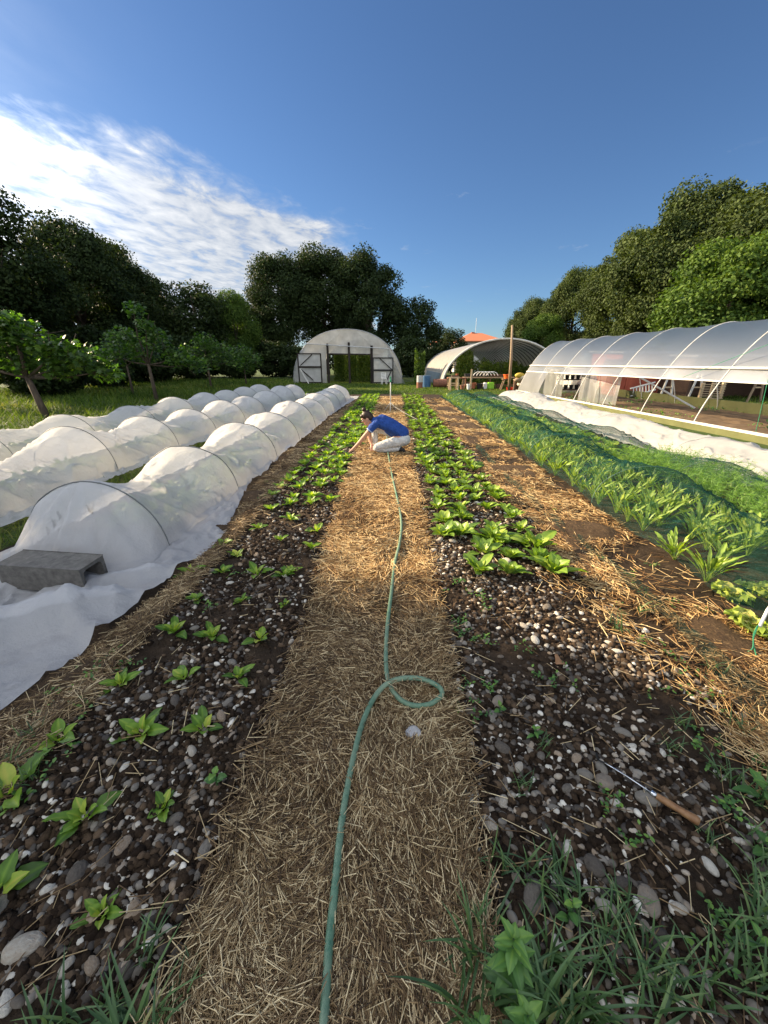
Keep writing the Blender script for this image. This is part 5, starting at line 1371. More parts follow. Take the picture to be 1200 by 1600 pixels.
# ------------------------------------------------------------------ greenhouses
def arch_profile(w, h, p, n=28):
    out = []
    for k in range(n+1):
        z = None; q = math.pi*k/n
        c = math.cos(q); s = math.sin(q)
        out.append((-abs(c)**(2/p)*math.copysign(1, c)*w, abs(s)**(2/p)*h))
    return out
def arch_film(prof, L, ny, seed, z0=0.0, z1=99, sag=0.02, rib=1.5):
    pr_ = [(x, z) for x, z in prof if z0 <= z <= z1]
    ysn = np.linspace(0, L, ny); P = np.array(pr_); X = np.repeat(P[None, :, 0], ny, 0); Z = np.repeat(P[None, :, 1], ny, 0); Y = np.repeat(ysn[:, None], len(P), 1)
    d = sag*np.sin(np.pi*((Y/rib) % 1))**.7+.012*vnoise(Y*2+seed, X*2+Z)
    rad = np.sqrt(X**2+Z**2)+1e-6; X = X*(1-d/rad*1.0); Z = Z*(1-d/rad)
    return np.stack([X, Y, Z], -1).reshape(-1, 3), grid_faces(ny, len(P))

# --- centre greenhouse (front at Y 33.4)
GY = 33.2
ga = empty('greenhouse', (-3.75, GY, -.05), 'domed plastic greenhouse in the centre with black-framed double doors', 'greenhouse')
prof = arch_profile(4.45, 4.05, 2.15, 36)
V, F = arch_film(prof, 14, 57, 1, rib=1.75, sag=.04)
np_mesh('roof_film', V, F, M['wornfilm'], ga, None, True)
for k in range(9):
    MB().tube([(x*1.004, k*1.75, z*1.004) for x, z in prof], .028, 6).build('rib', M['galv'], ga, smooth=True)
def loc(px, py, dy=0): 
    p = at(px, py, GY+dy); return Vector((p.x+3.75, dy, p.z+.05))
def poly_panel(name, pts, mat, parent, dy, bulge=.05, n=14, seed=0):
    """film panel over a polygon given bottom and top outline lists (same length)"""
    bot, top = pts; m = len(bot); V = []
    for j in range(n+1):
        f = j/n
        for i in range(m):
            b = Vector(bot[i]); t = Vector(top[i]); p = b.lerp(t, f)
            V.append((p.x, p.y+dy+bulge*float(vnoise(p.x*2.2+seed, p.z*.9))+bulge*.5*float(vnoise(p.x*6+seed, p.z*1.5)), p.z))
    return np_mesh(name, np.array(V), grid_faces(n+1, m), mat, parent, None, True)
# upper gable film between header and arch
xs_ = np.linspace(-3.95, 3.95, 40)
def archz(x): 
    c = min(abs(x)/4.45, 1.0); return 4.05*(1-c**2.15)**(1/2.15)
hd = loc(545, 553).z
poly_panel('gable_film', ([(x, 0, min(hd, archz(x)-.02)) for x in xs_], [(x, 0, max(archz(x)-.03, .05)) for x in xs_]), M['wornfilm'], ga, .04, .12, 16, 2)
# side gable films
xl = loc(510, 575).x; xr = loc(580, 575).x
poly_panel('side_film', ([(x, 0, .0) for x in np.linspace(-4.4, xl, 10)], [(x, 0, min(archz(x), hd)) for x in np.linspace(-4.4, xl, 10)]), M['wornfilm'], ga, .05, .1, 10, 3)
poly_panel('side_film', ([(x, 0, .0) for x in np.linspace(xr, 4.4, 10)], [(x, 0, min(archz(x), hd)) for x in np.linspace(xr, 4.4, 10)]), M['wornfilm'], ga, .05, .1, 10, 4)
# loose drape at the right corner
poly_panel('loose_drape', ([(3.3+.35*i, -.15-.25*i/4, 0) for i in range(5)], [(3.25+.12*i, 0, archz(3.25+.12*i)*(1-.06*i)) for i in range(5)]), M['clear'], ga, -.05, .2, 12, 5)
f = MB()
for px, y0, y1, w in ((511.5, 537, 597, .16), (545, 535, 595, .16), (580.5, 540, 598, .20)):
    a = loc(px, y0); b = loc(px, y1); f.bar((a.x, -.06, 0), (a.x, -.06, a.z), w, .12)
f.build('door_post', M['tarwood'], ga)
MB().tube([loc(476, 537)+Vector((0, -.16, 0)), loc(608, 545)+Vector((0, -.16, 0))], .035, 6).build('cross_pipe', M['galv'], ga)
MB().bar(loc(511, 553)+Vector((0, -.05, 0)), loc(580, 554)+Vector((0, -.05, 0)), .10, .06).build('header_beam', M['tarwood'], ga)
for s in (-1, 1):
    MB().bar((0, -.03, archz(0)-.1) if False else loc(545+s*14, 521)+Vector((0, -.03, 0)), loc(545+s*-8 if False else 545+s*36, 540)+Vector((0, -.03, 0)), .05, .03).build('gable_brace', M['whitepipe'], ga)
def door(x0, x1, y0, y1, ym, dia, mat, dy, white_stick=None):
    a = loc(x0, y1); b = loc(x1, y1); zt = loc(x0, y0).z; zm = loc(x0, ym).z
    root = bpy.data.objects.new('door', None); col.objects.link(root); root.parent = ga
    m = MB(); w = .085
    m.box((a.x, dy-.04, .06), (a.x+w, dy+.04, zt)); m.box((b.x-w, dy-.04, .06), (b.x, dy+.04, zt))
    for z in (.06, zm-.04, zt-w): m.box((a.x+w, dy-.035, z), (b.x-w, dy+.035, z+w*(1.6 if z not in (.06,) and z < zt-w else 1)))
    for (p, q) in dia:
        P_ = loc(*p); Q_ = loc(*q); m.bar((P_.x, dy-.02, P_.z), (Q_.x, dy-.02, Q_.z), .07, .04)
    m.build('frame', mat, root)
    poly_panel('film', ([(x, 0, .08) for x in np.linspace(a.x+.02, b.x-.02, 8)], [(x, 0, zt-.03) for x in np.linspace(a.x+.02, b.x-.02, 8)]), M['wornfilm'], root, dy+.05, .04, 8, x0)
    return root
door(468.6, 505, 552, 594.5, 574, [((471, 571), (489, 554)), ((472, 577), (491, 594))], M['tarwood'], -.35)
door(583, 614.5, 558.5, 597, 579, [((592, 558.5), (613, 578)), ((603, 597), (611, 580))], M['darkpole'], -.45)
for px, pq in (((471.5, 576), (487, 596)),):
    a = loc(*px); b = loc(*pq)
    o = MB().bar((a.x, -.55, a.z), (b.x, -1.2, .05), .07, .05).build('leaning_board', M['whitepipe']); o.location = (-3.75, GY, -.05)
    tag(o, 'pale board leaning on the left greenhouse door', 'board')
# tall plants inside the centre greenhouse
def foliage_box(name, x0, x1, y0, y1, z1, n, leaf, mat, label, cat, seed, stem=True, taper=.3, group=None, z0=0.0):
    r = np.random.default_rng(seed); cx_, cy_ = (x0+x1)/2, (y0+y1)/2
    root = empty(name, (cx_, cy_, -.03), label, cat, group)
    P = np.stack([r.uniform(x0, x1, n)-cx_, r.uniform(y0, y1, n)-cy_, z0+(z1-z0)*r.random(n)**.8], -1)
    P[:, 2] *= 1+.3*vnoise(P[:, 0]*2.5+seed, P[:, 1]*2.5); k = 1-taper*(P[:, 2]/z1); P[:, 0] *= k; P[:, 1] *= k
    nn = r.normal(0, 1, P.shape)+np.array([0, -.3, .5]); nn /= np.linalg.norm(nn, axis=1)[:, None]; t = np.cross(nn, r.normal(0, 1, P.shape)); t /= np.linalg.norm(t, axis=1)[:, None]
    scatter('foliage', leafq, P, np.stack([t, np.cross(nn, t), nn], -1), leaf*r.uniform(.6, 1.3, n), mat, root, np.clip(r.normal(.5, .25, n), 0, 1))
    mb = MB(); 
    for i in range(max(3, int((x1-x0)*3))):
        sx = random.uniform(x0, x1)-cx_; mb.tube([(sx, 0, 0), (sx*(1-taper), .05, z1*.8)], [.015, .006], 5)
    mb.build('stem', M['vine'], root)
    return root
for i, (x0, x1, y0, h) in enumerate(((-5.3, -4.4, 36.0, 2.55), (-4.4, -3.3, 36.6, 2.45), (-3.3, -2.4, 36.0, 2.35), (-2.4, -1.3, 36.4, 2.2), (-5.0, -3.7, 39, 2.5), (-3.6, -2.2, 39.2, 2.4))):
    foliage_box('tomato_plant', x0, x1, y0, y0+.9, h, 2600, .13, M['vine'] if i != 0 else M['bright_tree'], ('dark green tall tomato plant inside the centre greenhouse, left of its middle post' if x0 < -3.9 else 'tall tomato plant inside the centre greenhouse, right of its middle post'), 'tomato plant', 840+i,
                group='tomato plants inside the centre greenhouse, %s of the middle post' % ('left' if x0 < -3.9 else 'right'), taper=.1)
# white chair by the right door
def chair(loc_, label, rz):
    c = empty('chair', loc_, label, 'chair', None, rz)
    MB().box((-.2, -.2, .42), (.2, .2, .45)).build('seat', M['white'], c, bevel=.008)
    for sx in (-.18, .18):
        for sy in (-.18, .18): MB().box((sx-.018, sy-.018, 0), (sx+.018, sy+.018, .42 if sy < 0 else .9)).build('leg', M['white'], c)
    m = MB()
    for k in range(4): m.box((-.16, .17, .50+k*.11), (.16, .19, .56+k*.11))
    m.build('backrest', M['white'], c)
    return c
p = at(600, 600.5, 31.9); chair((p.x, 31.9, -.05), 'white wooden chair standing in front of the right greenhouse door', R(15))
# bean pillar
foliage_box('climbing_bean', 1.55, 2.35, 30.5, 31.1, 2.25, 2600, .11, M['bright_tree'], 'narrow pillar of lit climbing bean beside the drums', 'bean plant', 860, taper=.05)

# --- middle greenhouse, open ended, ribs dark from inside
gb = empty('greenhouse', (7.55, 28.2, -.05), 'open-ended greenhouse with milky cover and dark arched ribs', 'greenhouse')
profb = arch_profile(4.2, 3.12, 2.05, 34)
V, F = arch_film(profb, 24, 97, 2, rib=1.0, sag=.035)
np_mesh('roof_film', V, F, M['milky'], gb, None, True)
for k in range(25):
    MB().tube([(x*.992, k*1.0, z*.992-.01) for x, z in profb], .024 if k else .07, 6).build('rib', M['whitepipe'] if k == 0 else M['darkpole'], gb, smooth=True)
blue = [(x, z) for x, z in profb if x < 0 and z < 1.1]
V = []; 
for y_ in np.linspace(2.0, 14, 30):
    for x, z in blue: V.append((x*1.012, y_, z*1.012))
np_mesh('side_net', np.array(V), grid_faces(30, len(blue)), M['bluetint'], gb, None, True)
for i, (x0, x1, y0, h, m) in enumerate(((4.6, 6.0, 30.5, 1.9, 'vine'), (5.0, 6.6, 33, 2.3, 'vine'), (6.4, 8.2, 31, 1.5, 'vine'), (8.2, 9.8, 31, 1.45, 'vine'), (9.6, 11, 31.5, 1.4, 'vine'), (6.2, 8.4, 35, 1.8, 'vine'), (8.4, 10.8, 35, 1.7, 'vine'))):
    foliage_box('vegetable_plant', x0, x1, y0, y0+1.0, h, 2400, .13, M[m], 'leafy vegetable plant growing inside the open-ended greenhouse', 'vegetable plant', 870+i, group='plants inside the open-ended greenhouse', taper=.2)

# --- clutter in front of the open-ended greenhouse. px box -> real box
def pxbox(x0, y0, x1, y1, Y, depth, mat, name, label, cat, bevel=.01, parent=None):
    a = at(x0, y1, Y); b = at(x1, y0, Y)
    root = MB().box((a.x, Y, a.z), (b.x, Y+depth, b.z)).build(name, mat, parent, bevel=bevel)
    if label: tag(root, label, cat)
    return root
def base_z(px, py, Y): return at(px, py, Y)
def barrel(px, ytop, ybot, r_, Y, mats, label, lying=False, name='drum'):
    a = at(px, ybot, Y); t = at(px, ytop, Y); h = max(t.z, .3)+.04
    c = empty(name, (a.x, Y, -.04), label, 'drum')
    if lying:
        MB().lathe([(r_*.96, -.45), (r_, -.43), (r_, -.16), (r_*1.03, -.15), (r_, -.14), (r_, .14), (r_*1.03, .15), (r_, .16), (r_, .43), (r_*.96, .45)], (0, 0, r_), 22, 'X').build('shell', mats[0], c, smooth=False)
    else:
        MB().lathe([(r_*.97, 0), (r_, .02), (r_, h*.33), (r_*1.03, h*.34), (r_, h*.35), (r_, h*.5)], (0, 0, 0), 22).build('lower_shell', mats[0], c)
        MB().lathe([(r_, h*.5), (r_, h*.66), (r_*1.03, h*.67), (r_, h*.68), (r_, h*.98), (r_*.97, h)], (0, 0, 0), 22).build('upper_shell', mats[1], c)
    return c
barrel(655.5, 587, 608, .20, 26.6, (M['rust'], M['greyplastic']), 'upright drum, rusty below and pale above, at the left of the group')
barrel(666, 587, 604, .30, 27.8, (M['blueplastic'], M['blueplastic']), 'dark blue water barrel behind the upright rusty drum', name='water_barrel')
barrel(687, 596, 604, .28, 27.6, (M['rust'], M['rust']), 'rusty steel drum lying on its side in the grass', True)
# long work table
def table(x0, x1, ytop, Y, depth, label, mat, legmat, shelf=True, zb=-.04):
    a = at(x0, ytop, Y); b = at(x1, ytop, Y); c = empty('table', ((a.x+b.x)/2, Y, zb), label, 'table'); w = b.x-a.x; h = a.z-zb
    MB().box((-w/2, 0, h-.06), (w/2, depth, h)).build('table_top', mat, c, bevel=.006)
    for sx in (-w/2+.06, 0, w/2-.12):
        for sy in (.03, depth-.09): MB().box((sx, sy, 0), (sx+.06, sy+.06, h-.06)).build('leg', legmat, c)
    if shelf: MB().box((-w/2+.05, .05, .22), (w/2-.05, depth-.05, .25)).build('shelf', legmat, c)
    return c
table(726, 806, 589.5, 26.2, .9, 'long low work bench before the open-ended greenhouse, crowded with pots', M['wood'], M['rust'])
table(700, 728, 590, 25.6, .6, 'small table at the left end of the work bench', M['rust'], M['wood'])
pxbox(727, 584, 765, 588.4, 26.9, .5, M['blackplastic'], 'plant_tray', 'long black plant tray on the work bench', 'tray')
pxbox(768, 585, 800, 588.6, 26.9, .5, M['brownwall'], 'plant_tray', 'brown plant tray on the right half of the bench', 'tray')
pxbox(706, 586.3, 717, 589, 25.8, .3, M['brownwall'], 'plant_tray', 'small dark tray on the small table', 'tray')
def pot(px, yt, yb, Y, wpx, mat, label, name='plant_pot', cat='pot'):
    a = at(px, yb, Y); t = at(px, yt, Y); h = t.z-a.z; r_ = wpx*Y/600/2/.93
    o = MB().lathe([(r_*.74, 0), (r_*.94, h*.82), (r_*1.06, h*.84), (r_*1.06, h), (r_*.9, h), (r_*.85, h*.9)], (a.x, Y, a.z), 18).build(name, mat, smooth=False)
    return tag(o, label, cat)
pot(739, 598, 607, 25.6, 8, M['terracotta'], 'terracotta pot under the bench, next to the black one')
pot(749, 599, 607.5, 25.5, 9, M['blackplastic'], 'black plastic pot under the middle of the bench')
pot(714, 584, 589, 25.9, 4, M['terracotta'], 'small terracotta pot on the small table')
pot(722, 602, 608, 25.2, 6, M['rust'], 'brown pot on the ground by the sawhorse')
pot(792, 585, 591.5, 24.7, 10, M['orangeplastic'], 'orange red bucket set on a stand by the tall pole', 'bucket', 'bucket')
pot(796, 605, 611.5, 24.6, 9, M['redplastic'], 'bright red tub on the ground below the bucket', 'tub', 'tub')
pot(806, 594, 612, 24.2, 7, M['cream'], 'cream upright sack roll beside the glass side', 'sack', 'sack')
pot(731.5, 600, 608.5, 24.9, 5, M['white'], 'white canister leaning in front of the table', 'canister', 'canister')
def bag(x0, x1, y0, y1, Y, mat, label, name='crate'):
    a = at(x0, y1, Y); b = at(x1, y0, Y); w = b.x-a.x; h = b.z-a.z; c = empty(name, ((a.x+b.x)/2, Y, a.z), label, name)
    m = MB()
    for k in range(4): m.box((-w/2+k*w/4+.008, -.012, .03), (-w/2+(k+1)*w/4-.008, .012, h-.05))
    m.build('front_panel', mat, c); MB().box((-w/2, .02, 0), (w/2, .3, h)).build('body', mat, c, bevel=.02)
    return c
bag(762.5, 772.5, 597.5, 608, 25.4, M['limeplastic'], 'lime green crate standing under the bench')
bag(756, 761.5, 598, 608, 25.4, M['white'], 'white crate between the black pot and the lime crate')
bag(727.5, 736, 597, 603, 26.0, M['brownwall'], 'brown box on the shelf at the left of the bench')
bag(776, 786, 600, 608, 25.9, M['brownwall'], 'dark wooden box under the right end of the bench')
# bucket stand
a = at(792, 591.5, 24.7)
st = empty('bucket_stand', (a.x, 24.7, -.03), 'slanted wooden stand carrying the orange bucket', 'stand')
MB().box((-.25, -.12, a.z-.02), (.25, .3, a.z+.02)).build('stand_top', M['wood'], st)
for q in (-1, 1):
    for w_ in (-.08, .22): MB().bar((q*.12, w_, a.z), (q*.32, w_, 0), .05).build('leg', M['wood'], st)
# sawhorse of pale wood
a = at(703, 611, 24.6); b = at(716, 590, 24.6)
sw = empty('sawhorse', ((a.x+b.x)/2, 24.6, -.03), 'pale timber sawhorse in front of the small table', 'sawhorse'); hh = b.z+.03; w = (b.x-a.x)/2
for sx in (-w, w):
    MB().bar((sx, -.15, 0), (sx, 0, hh), .07).build('leg', M['palewood'], sw); MB().bar((sx, .4, 0), (sx, .2, hh), .07).build('leg', M['palewood'], sw)
MB().bar((-w-.1, .08, hh*.55), (w+.1, .08, hh*.55), .06).build('rail', M['palewood'], sw); MB().bar((-w-.1, .1, hh), (w+.1, .1, hh), .08).build('beam', M['palewood'], sw)
pl = at(795, 612, 24.0); pt = at(800.5, 508, 24.3)
o = MB().tube([(pl.x, 24.0, -.1), ((pl.x+pt.x)/2+.02, 24.1, (pt.z)/2), (pt.x, 24.3, pt.z)], [.085, .075, .055], 9).build('wooden_pole', M['wood'], smooth=True)
tag(o, 'tall weathered wooden pole leaning in front of the open-ended greenhouse', 'pole')
a = at(735.5, 604, 24.8); b = at(735.5, 577, 24.8)
tag(MB().box((a.x-.045, 24.8, -.05), (a.x+.045, 24.85, b.z)).build('wooden_stake', M['palewood']), 'pale square stake in front of the work bench', 'stake')
# bundle of white hoops on the bench
hb_ = empty('hoop_bundle', (at(762, 588, 26.6).x, 26.6, at(762, 588, 26.6).z), 'white bent hoops piled on the work bench', 'hoops')
for k in range(5):
    MB().tube([(k*.22-.55+.38*math.cos(q), k*.05, .28*math.sin(q)) for q in np.linspace(.1, 3.04, 12)], .022, 6).build('hoop', M['white'], hb_, smooth=True)
# sack heap at right
for i, (px, py, m_, lab) in enumerate(((812, 587, 'yellow', 'yellow sack on top of the heap by the long greenhouse'), (818, 590, 'cream', 'cream sack on the right of the yellow one'), (815, 601, 'cream', 'pale crumpled sack at the bottom of the heap'), (811, 594, 'wood', 'brown sack in the middle of the heap'))):
    a = at(px, py, 23.6); V, F = lumpy(3, .09, 70+i); o = np_mesh('sack', V*np.array([.26, .2, .15]), F, M[m_], None, None, True); o.location = (a.x, 23.6, a.z); tag(o, lab, 'sack')
# crate pile that carries the sacks
a = at(814, 612, 23.7); hz = at(814, 593, 23.7).z
bx = empty('crate', (a.x, 23.8, -.05), 'dark wooden crate under the sacks', 'crate')
MB().box((-.35, 0, 0), (.35, .4, hz-.0)).build('body', M['brownwall'], bx); MB().box((-.38, -.03, hz), (.38, .43, hz+.05)).build('lid', M['wood'], bx)

# --- long greenhouse on the right
ang = math.atan(.064)
dirv = Vector((.064, -1, 0)).normalized()
gc = empty('greenhouse', (6.70, 21.9, -.04), 'long low greenhouse on the right with open sides and bluish film roof', 'greenhouse', None, 0)
gc.rotation_euler = (0, 0, math.atan2(dirv.y, dirv.x)+math.pi/2)      # local -Y runs towards the camera, local +X across
W2, HC = 2.1, 2.63
LC = 24.0
NP_ = 46
profc = []
for k in range(NP_+1):
    c = math.cos(math.pi*k/NP_)
    profc.append((W2-c*W2, HC*max(1-c*c, 0)**.8))
def pc_at(z):
    """x of the near side profile at height z"""
    return W2*(1-math.sqrt(1-(z/HC)**1.25))
roofp = [(x, z) for x, z in profc if z > 1.17]
roofp = [(pc_at(1.15), 1.15)]+roofp+[(2*W2-pc_at(1.15), 1.15)]
ysn = np.linspace(0, -LC, 160); P = np.array(roofp); Y = np.repeat(ysn[:, None], len(P), 1)
sg = .05*np.sin(np.pi*((-Y/2.0) % 1))**.8+.02*vnoise(Y*1.5, P[None, :, 0]*1.5)
X = P[None, :, 0]+(W2-P[None, :, 0])*sg*.25; Z = P[None, :, 1]-sg*(P[None, :, 1]/HC)
np_mesh('roof_film', np.stack([X, Y, Z], -1).reshape(-1, 3), grid_faces(160, len(P)), M['film'], gc, None, True)
for k in range(13):
    MB().tube([(x, -k*2.0, z*.995) for x, z in profc], .015, 8).build('rib', M['whitepipe'], gc, smooth=True)
xs1 = pc_at(1.44)
MB().tube([(xs1-.03, .05, 1.44), (xs1-.03, -LC, 1.44)], .030, 8).build('eave_rail', M['whitepipe'], gc, smooth=True)
MB().tube([(pc_at(1.15)-.02, .05, 1.15), (pc_at(1.15)-.02, -LC, 1.13)], .018, 6).build('hem_tube', M['white'], gc, smooth=True)
MB().tube([(2*W2-xs1, .05, 1.44), (2*W2-xs1, -LC, 1.44)], .028, 6).build('eave_rail', M['whitepipe'], gc, smooth=True)
MB().box((-.05, -LC, .15), (-.01, .1, .205)).build('base_rail', M['whitepipe'], gc)
MB().box((-.035, -LC, .0), (-.02, .1, .15)).build('base_skirt', M['olivenet'], gc)
MB().box((2*W2-.02, -LC, .0), (2*W2+.02, .1, .36)).build('far_skirt', M['olivenet'], gc)
# far end wall of film, with arch edge
ex = np.linspace(.12, 2*W2-.12, 24)
def pz(x):
    c = min(abs(x-W2)/W2, 1); return HC*(1-c*c)**.8
poly_panel('end_film', ([(x, 0, 0) for x in ex], [(x, 0, pz(x)-.05) for x in ex]), M['clear'], gc, .02, .06, 10, 9)
# film curtain hanging inside, between second and fourth ribs
# side film at the far end of the near side
V = []
for y_ in np.linspace(0, -2.6, 12):
    for z in np.linspace(.2, 1.15, 10): V.append((pc_at(z)-.01+.03*float(vnoise(y_*4, z*2)), y_, z))
np_mesh('side_film', np.array(V), grid_faces(12, 10), M['clear'], gc, None, True)
for (xa, ya, xb, yb, hh_, sd_) in ((7.62, 16.6, 8.25, 14.9, 1.3, 1.), (7.15, 19.3, 7.45, 17.9, 1.25, 5.)):
    V = []
    for u_ in np.linspace(0, 1, 26):
        for z in np.linspace(.05, hh_, 10): V.append((xa+(xb-xa)*u_+.07*float(vnoise(u_*9+sd_, z*.6)), ya+(yb-ya)*u_+.07*float(vnoise(u_*9+sd_+30, z*.6)), z))
    o = np_mesh('hanging_film', np.array(V), grid_faces(26, 10), M['clear'], None, None, True)
    tag(o, 'milky plastic curtain hanging inside the long greenhouse, %s' % ('nearer of two' if sd_ == 1. else 'farther of two'), 'curtain')
# interior soil
g_in = grid_mesh('tunnel_soil', np.linspace(.1, 2*W2-.1, 60), np.linspace(-LC, -.1, 160), lambda X, Y: .05+.05*vnoise(X*3, Y*3)+.03*vnoise(X*9, Y*9), M['ground_in'])
g_in.matrix_world = Matrix.Translation((6.70, 21.9, -.04)) @ Matrix.Rotation(gc.rotation_euler.z, 4, 'Z')
tag(g_in, kind='structure')
# low weeds inside
n = 5000
lx = rng.uniform(.3, 3.9, n); ly = rng.uniform(-LC, -.4, n); k = vnoise(lx*1.2, ly*.8) > .0
lx, ly = lx[k], ly[k]; n = len(lx)
ca, sa = math.cos(gc.rotation_euler.z), math.sin(gc.rotation_euler.z)
wx = 6.70+lx*ca-ly*sa; wy = 21.9+lx*sa+ly*ca
o = scatter('tunnel_weeds', (V1, F1), np.stack([wx, wy, .03+.08*rng.random(n)], -1), rot_z(rng.random(n)*6.28) @ rot_y(-rng.uniform(.1, 1.2, n)), .07*rng.uniform(.5, 1.4, n), M['weedleaf'], None, rng.random(n), True)
tag(o, 'low seedlings and weeds on the soil inside the long greenhouse', 'weeds', kind='stuff')
# diagonal braces and strings
def gcw(x, y, z):
    return Vector((6.70+x*ca-y*sa, 21.9+x*sa+y*ca, z-.04))
MB().bar((.9, -7.0, 1.5), (3.2, -8.2, .1), .05).build('brace', M['white'], gc)
for (a, b) in (((.35, -13.2, 1.3), (.4, -13.3, .0)), ((.15, -14.0, .1), (1.1, -17.6, 2.0)), ((2.6, -12.5, 1.6), (3.8, -12.0, .1)), ((.25, -11.0, 1.2), (.7, -13.4, 2.2))):
    MB().tube([a, b], .006, 5).build('string', M['greenstring'], gc)

# --- sheds and things behind the long greenhouse
def shed(x0, x1, ybot, ytop, Y, depth, mat, label, roofmat=None, name='shed', openfront=False, Yzb=None):
    a = at(x0, ybot, Y); b = at(x1, ytop, Y)
    root = empty(name, ((a.x+b.x)/2, Y, -.05), label, name); w = (b.x-a.x)/2; h = b.z+.05
    mb = MB()
    if openfront:
        mb.box((-w, depth-.1, 0), (w, depth, h)); mb.box((-w, 0, 0), (-w+.1, depth-.1, h)); mb.box((w-.1, 0, 0), (w, depth-.1, h))
    else:
        nb = max(3, int(w*2/.35))
        for k in range(nb): mb.box((-w+2*w*k/nb+.006, -.02*(k % 2), 0), (-w+2*w*(k+1)/nb-.006, .1, h))
        mb.box((-w, .11, 0), (w, depth, h))
    mb.build('wall', mat, root)
    MB().box((-w-.15, -.3, h), (w+.15, depth+.2, h+.08), Euler((R(2), 0, 0)).to_matrix()).build('roof', roofmat or M['galv'], root)
    return root
shed(962, 1052, 611, 550, 20.0, 3, M['redwall'], 'red boarded shed seen through the open side of the long greenhouse', name='shed')
shed(1053, 1070, 612, 560, 19.2, .3, M['orangewall'], 'orange rusty sheet standing between the red shed and the pallet', name='sheet_wall')
shed(1071, 1300, 620, 556, 18.0, 2.5, M['brownwall'], 'dark open shelter behind the pallet', openfront=True, name='shelter')
def pallet(x0, x1, y0, y1, Y, label):
    a = at(x0, y1, Y); b = at(x1, y0, Y); r_ = empty('pallet', ((a.x+b.x)/2, Y, a.z), label, 'pallet'); w = (b.x-a.x)/2; h = b.z-a.z
    m = MB(); 
    for k in range(7): m.box((-w, -.02, h*k/7+.01), (w, 0, h*(k+1)/7-.055))
    m.build('board', M['palewood'], r_)
    m = MB()
    for k in (-w+.02, -.05, w-.12): m.box((k, .003, 0), (k+.1, .09, h))
    m.build('bearer', M['palewood'], r_)
    return r_
pallet(1091, 1136, 598, 623, 16.6, 'pale wooden pallet standing upright against the dark shelter')
def ladder(x0, y0, x1, y1, Y, wpx, label, rungs=8):
    a = at(x0, y0, Y); b = at(x1, y1, Y); d = (b-a); s = Vector((-d.z, 0, d.x)).normalized()*wpx; r_ = empty('ladder', (a.x, Y, a.z), label, 'ladder')
    for q in (-.5, .5): MB().bar(s*q, d+s*q, .05).build('rail', M['white'], r_)
    m = MB()
    for k in range(1, rungs): m.bar(d*k/rungs-s*.5, d*k/rungs+s*.5, .035)
    m.build('rung', M['white'], r_); return r_
ladder(985, 613, 1024, 603, 18.8, .34, 'white ladder lying on its side before the red shed')
for i, (px, lab) in enumerate(((1040, 'white timber trestle left of the orange sheet'), (1085, 'white timber trestle right of the orange sheet'), (1180, 'pale timber trestle at the right in the shelter'))):
    a = at(px, 620, 17.3); t = empty('trestle', (a.x, 17.3, -.04), lab, 'trestle')
    for s in (-.28, .28): MB().bar((s, 0, 0), (s*.25, 0, 1.15), .06).build('leg', M['whitepipe'] if i < 2 else M['wood'], t)
    MB().bar((-.16, .02, .6), (.16, .02, .6), .05).build('rail', M['palewood'], t)
a = at(1043, 612, 17.0); tag(MB().lathe([(.11, 0), (.14, .26), (.13, .26)], (a.x, 17.0, -.04), 16).build('bucket', M['white']), 'small white bucket by the trestle left of the orange sheet', 'bucket')
# car behind the curtain
a = at(969, 610, 21.0)
car = empty('parked_car', (a.x-.9, 24.0, -.04), 'white car parked behind the hanging film of the long greenhouse', 'car', None, R(80))
def prism(pts, y0, y1):
    m = MB(); n = len(pts); m.add([(x, y0, z) for x, z in pts]+[(x, y1, z) for x, z in pts], [tuple(range(n-1, -1, -1)), tuple(range(n, 2*n))]+[(i, (i+1) % n, (i+1) % n+n, i+n) for i in range(n)]); return m
prism([(-1.9, .25), (1.9, .25), (2.0, .5), (1.9, .8), (1.0, .92), (.4, 1.35), (-1.2, 1.4), (-1.8, .95), (-2.0, .6)], -.8, .8).build('body', M['white'], car, bevel=.05)
prism([(.88, .95), (.36, 1.29), (-1.1, 1.33), (-1.6, .98)], -.81, .81).build('side_window', M['glass'], car)
MB().box((1.0, -.68, .93), (1.02, .68, 1.32), Euler((0, R(-52), 0)).to_matrix()).build('windscreen', M['glass'], car)
for sx in (-1.25, 1.25):
    for sy in (-.78, .6):
        w_ = MB().lathe([(.20, 0), (.31, .02), (.31, .16), (.20, .18)], (sx, sy, .31), 18, 'Y').build('wheel', M['asph'], car)
for sy in (-.6, .6): MB().lathe([(.02, 0), (.09, .03), (.08, .06)], (1.95, sy, .62), 12, 'X').build('headlight', M['glass'], car)
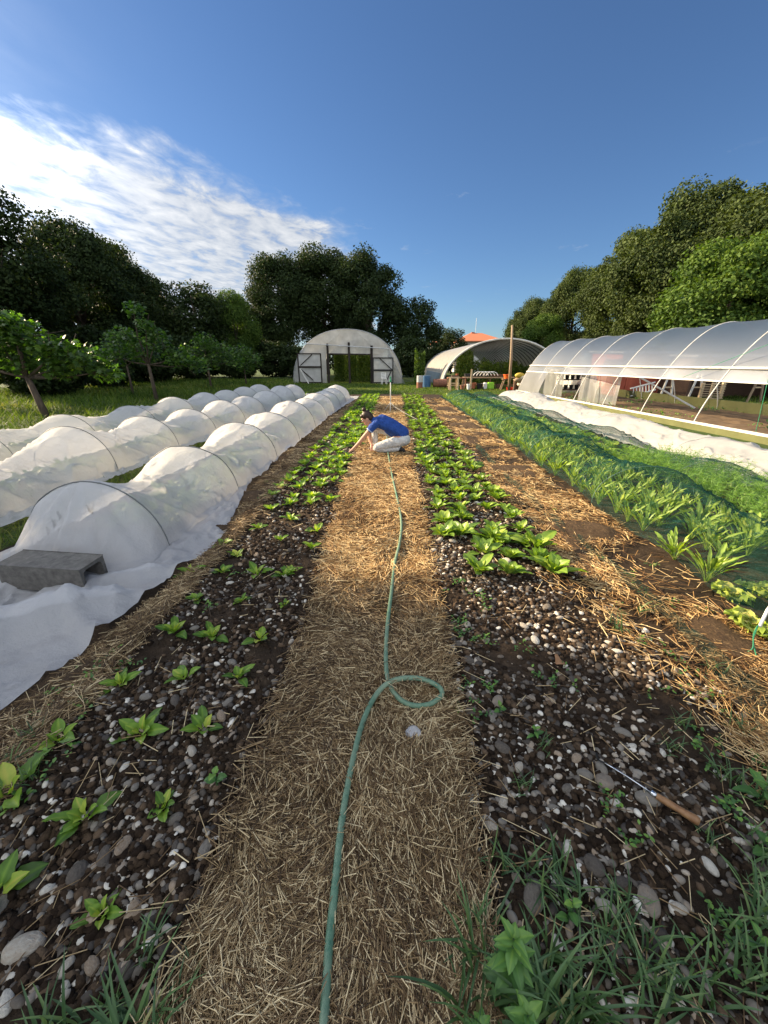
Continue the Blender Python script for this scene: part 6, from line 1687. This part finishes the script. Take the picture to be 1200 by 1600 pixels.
# dark rack inside the far end of the long greenhouse
a = at(893, 615, 19.5); rk = empty('rack', (a.x, 19.5, 0), 'dark shelving rack with pots at the far end of the long greenhouse', 'rack')
for sx in (-.7, .7):
    for sy in (0, .45): MB().box((sx, sy, 0), (sx+.05, sy+.05, 1.4)).build('leg', M['darkpole'], rk)
for z in (.3, .75, 1.2): MB().box((-.68, .02, z), (.73, .48, z+.04)).build('shelf', M['brownwall'], rk)
m = MB()
for z in (.34, .79):
    for k in range(5): m.lathe([(.07, 0), (.1, .2), (.09, .2)], (-.5+k*.26, .22, z), 10)
tag(m.build('pots', M['blackplastic'], rk), kind='stuff') if False else m.build('pot_row', M['blackplastic'], rk)

# --- houses
def house(x0, x1, y_ridge, y_eave, Y, depth, wallm, label, chim=None, win=()):
    a = at(x0, y_eave, Y); b = at(x1, y_eave, Y); rg = at((x0+x1)/2, y_ridge, Y+depth/2).z; w = (b.x-a.x)/2; ez = a.z+.05
    r_ = empty('house', ((a.x+b.x)/2, Y, -.05), label, 'house')
    MB().box((-w+.4, .4, 0), (w-.4, depth-.4, ez)).build('wall', wallm, r_)
    m = MB(); q = w*.75
    V = [(-w, 0, ez), (w, 0, ez), (w, depth, ez), (-w, depth, ez), (-w+q, depth/2, rg), (w-q, depth/2, rg), (-w, 0, ez+.15), (w, 0, ez+.15), (w, depth, ez+.15), (-w, depth, ez+.15)]
    m.add(V, [(3, 2, 1, 0), (0, 1, 7, 6), (1, 2, 8, 7), (2, 3, 9, 8), (3, 0, 6, 9), (6, 7, 5, 4), (8, 9, 4, 5), (7, 8, 5), (9, 6, 4)])
    rf = m.build('roof', M['roof'], r_)
    MB().box((-w+q+.2, depth/2-.3, rg-.5), (-w+q+.8, depth/2+.3, rg+.15)).build('chimney', M['terracotta'], rf)
    MB().tube([(-w+q+1.0, depth/2, rg), (-w+q+1.0, depth/2, rg+2.6)], .04, 5).build('antenna', M['galv'], rf)
    for wx_, wz in win:
        f_ = MB().box((wx_-.55, .34, wz), (wx_+.55, .42, wz+1.3)).build('window', M['white'], r_)
        MB().box((wx_-.45, .32, wz+.1), (wx_+.45, .335, wz+1.2)).build('pane', M['glass'], f_)
    return r_
house(714, 792, 520, 534, 75, 12, M['plaster'], 'house with a low orange tiled roof beyond the open-ended greenhouse', win=((-2, 3.0), (2.5, 3.0)))
house(672, 702, 528, 538, 72, 9, M['plaster'], 'pale house half hidden behind the dark trees left of the red roof', win=((-.6, 2.6), (1.0, 2.6)))
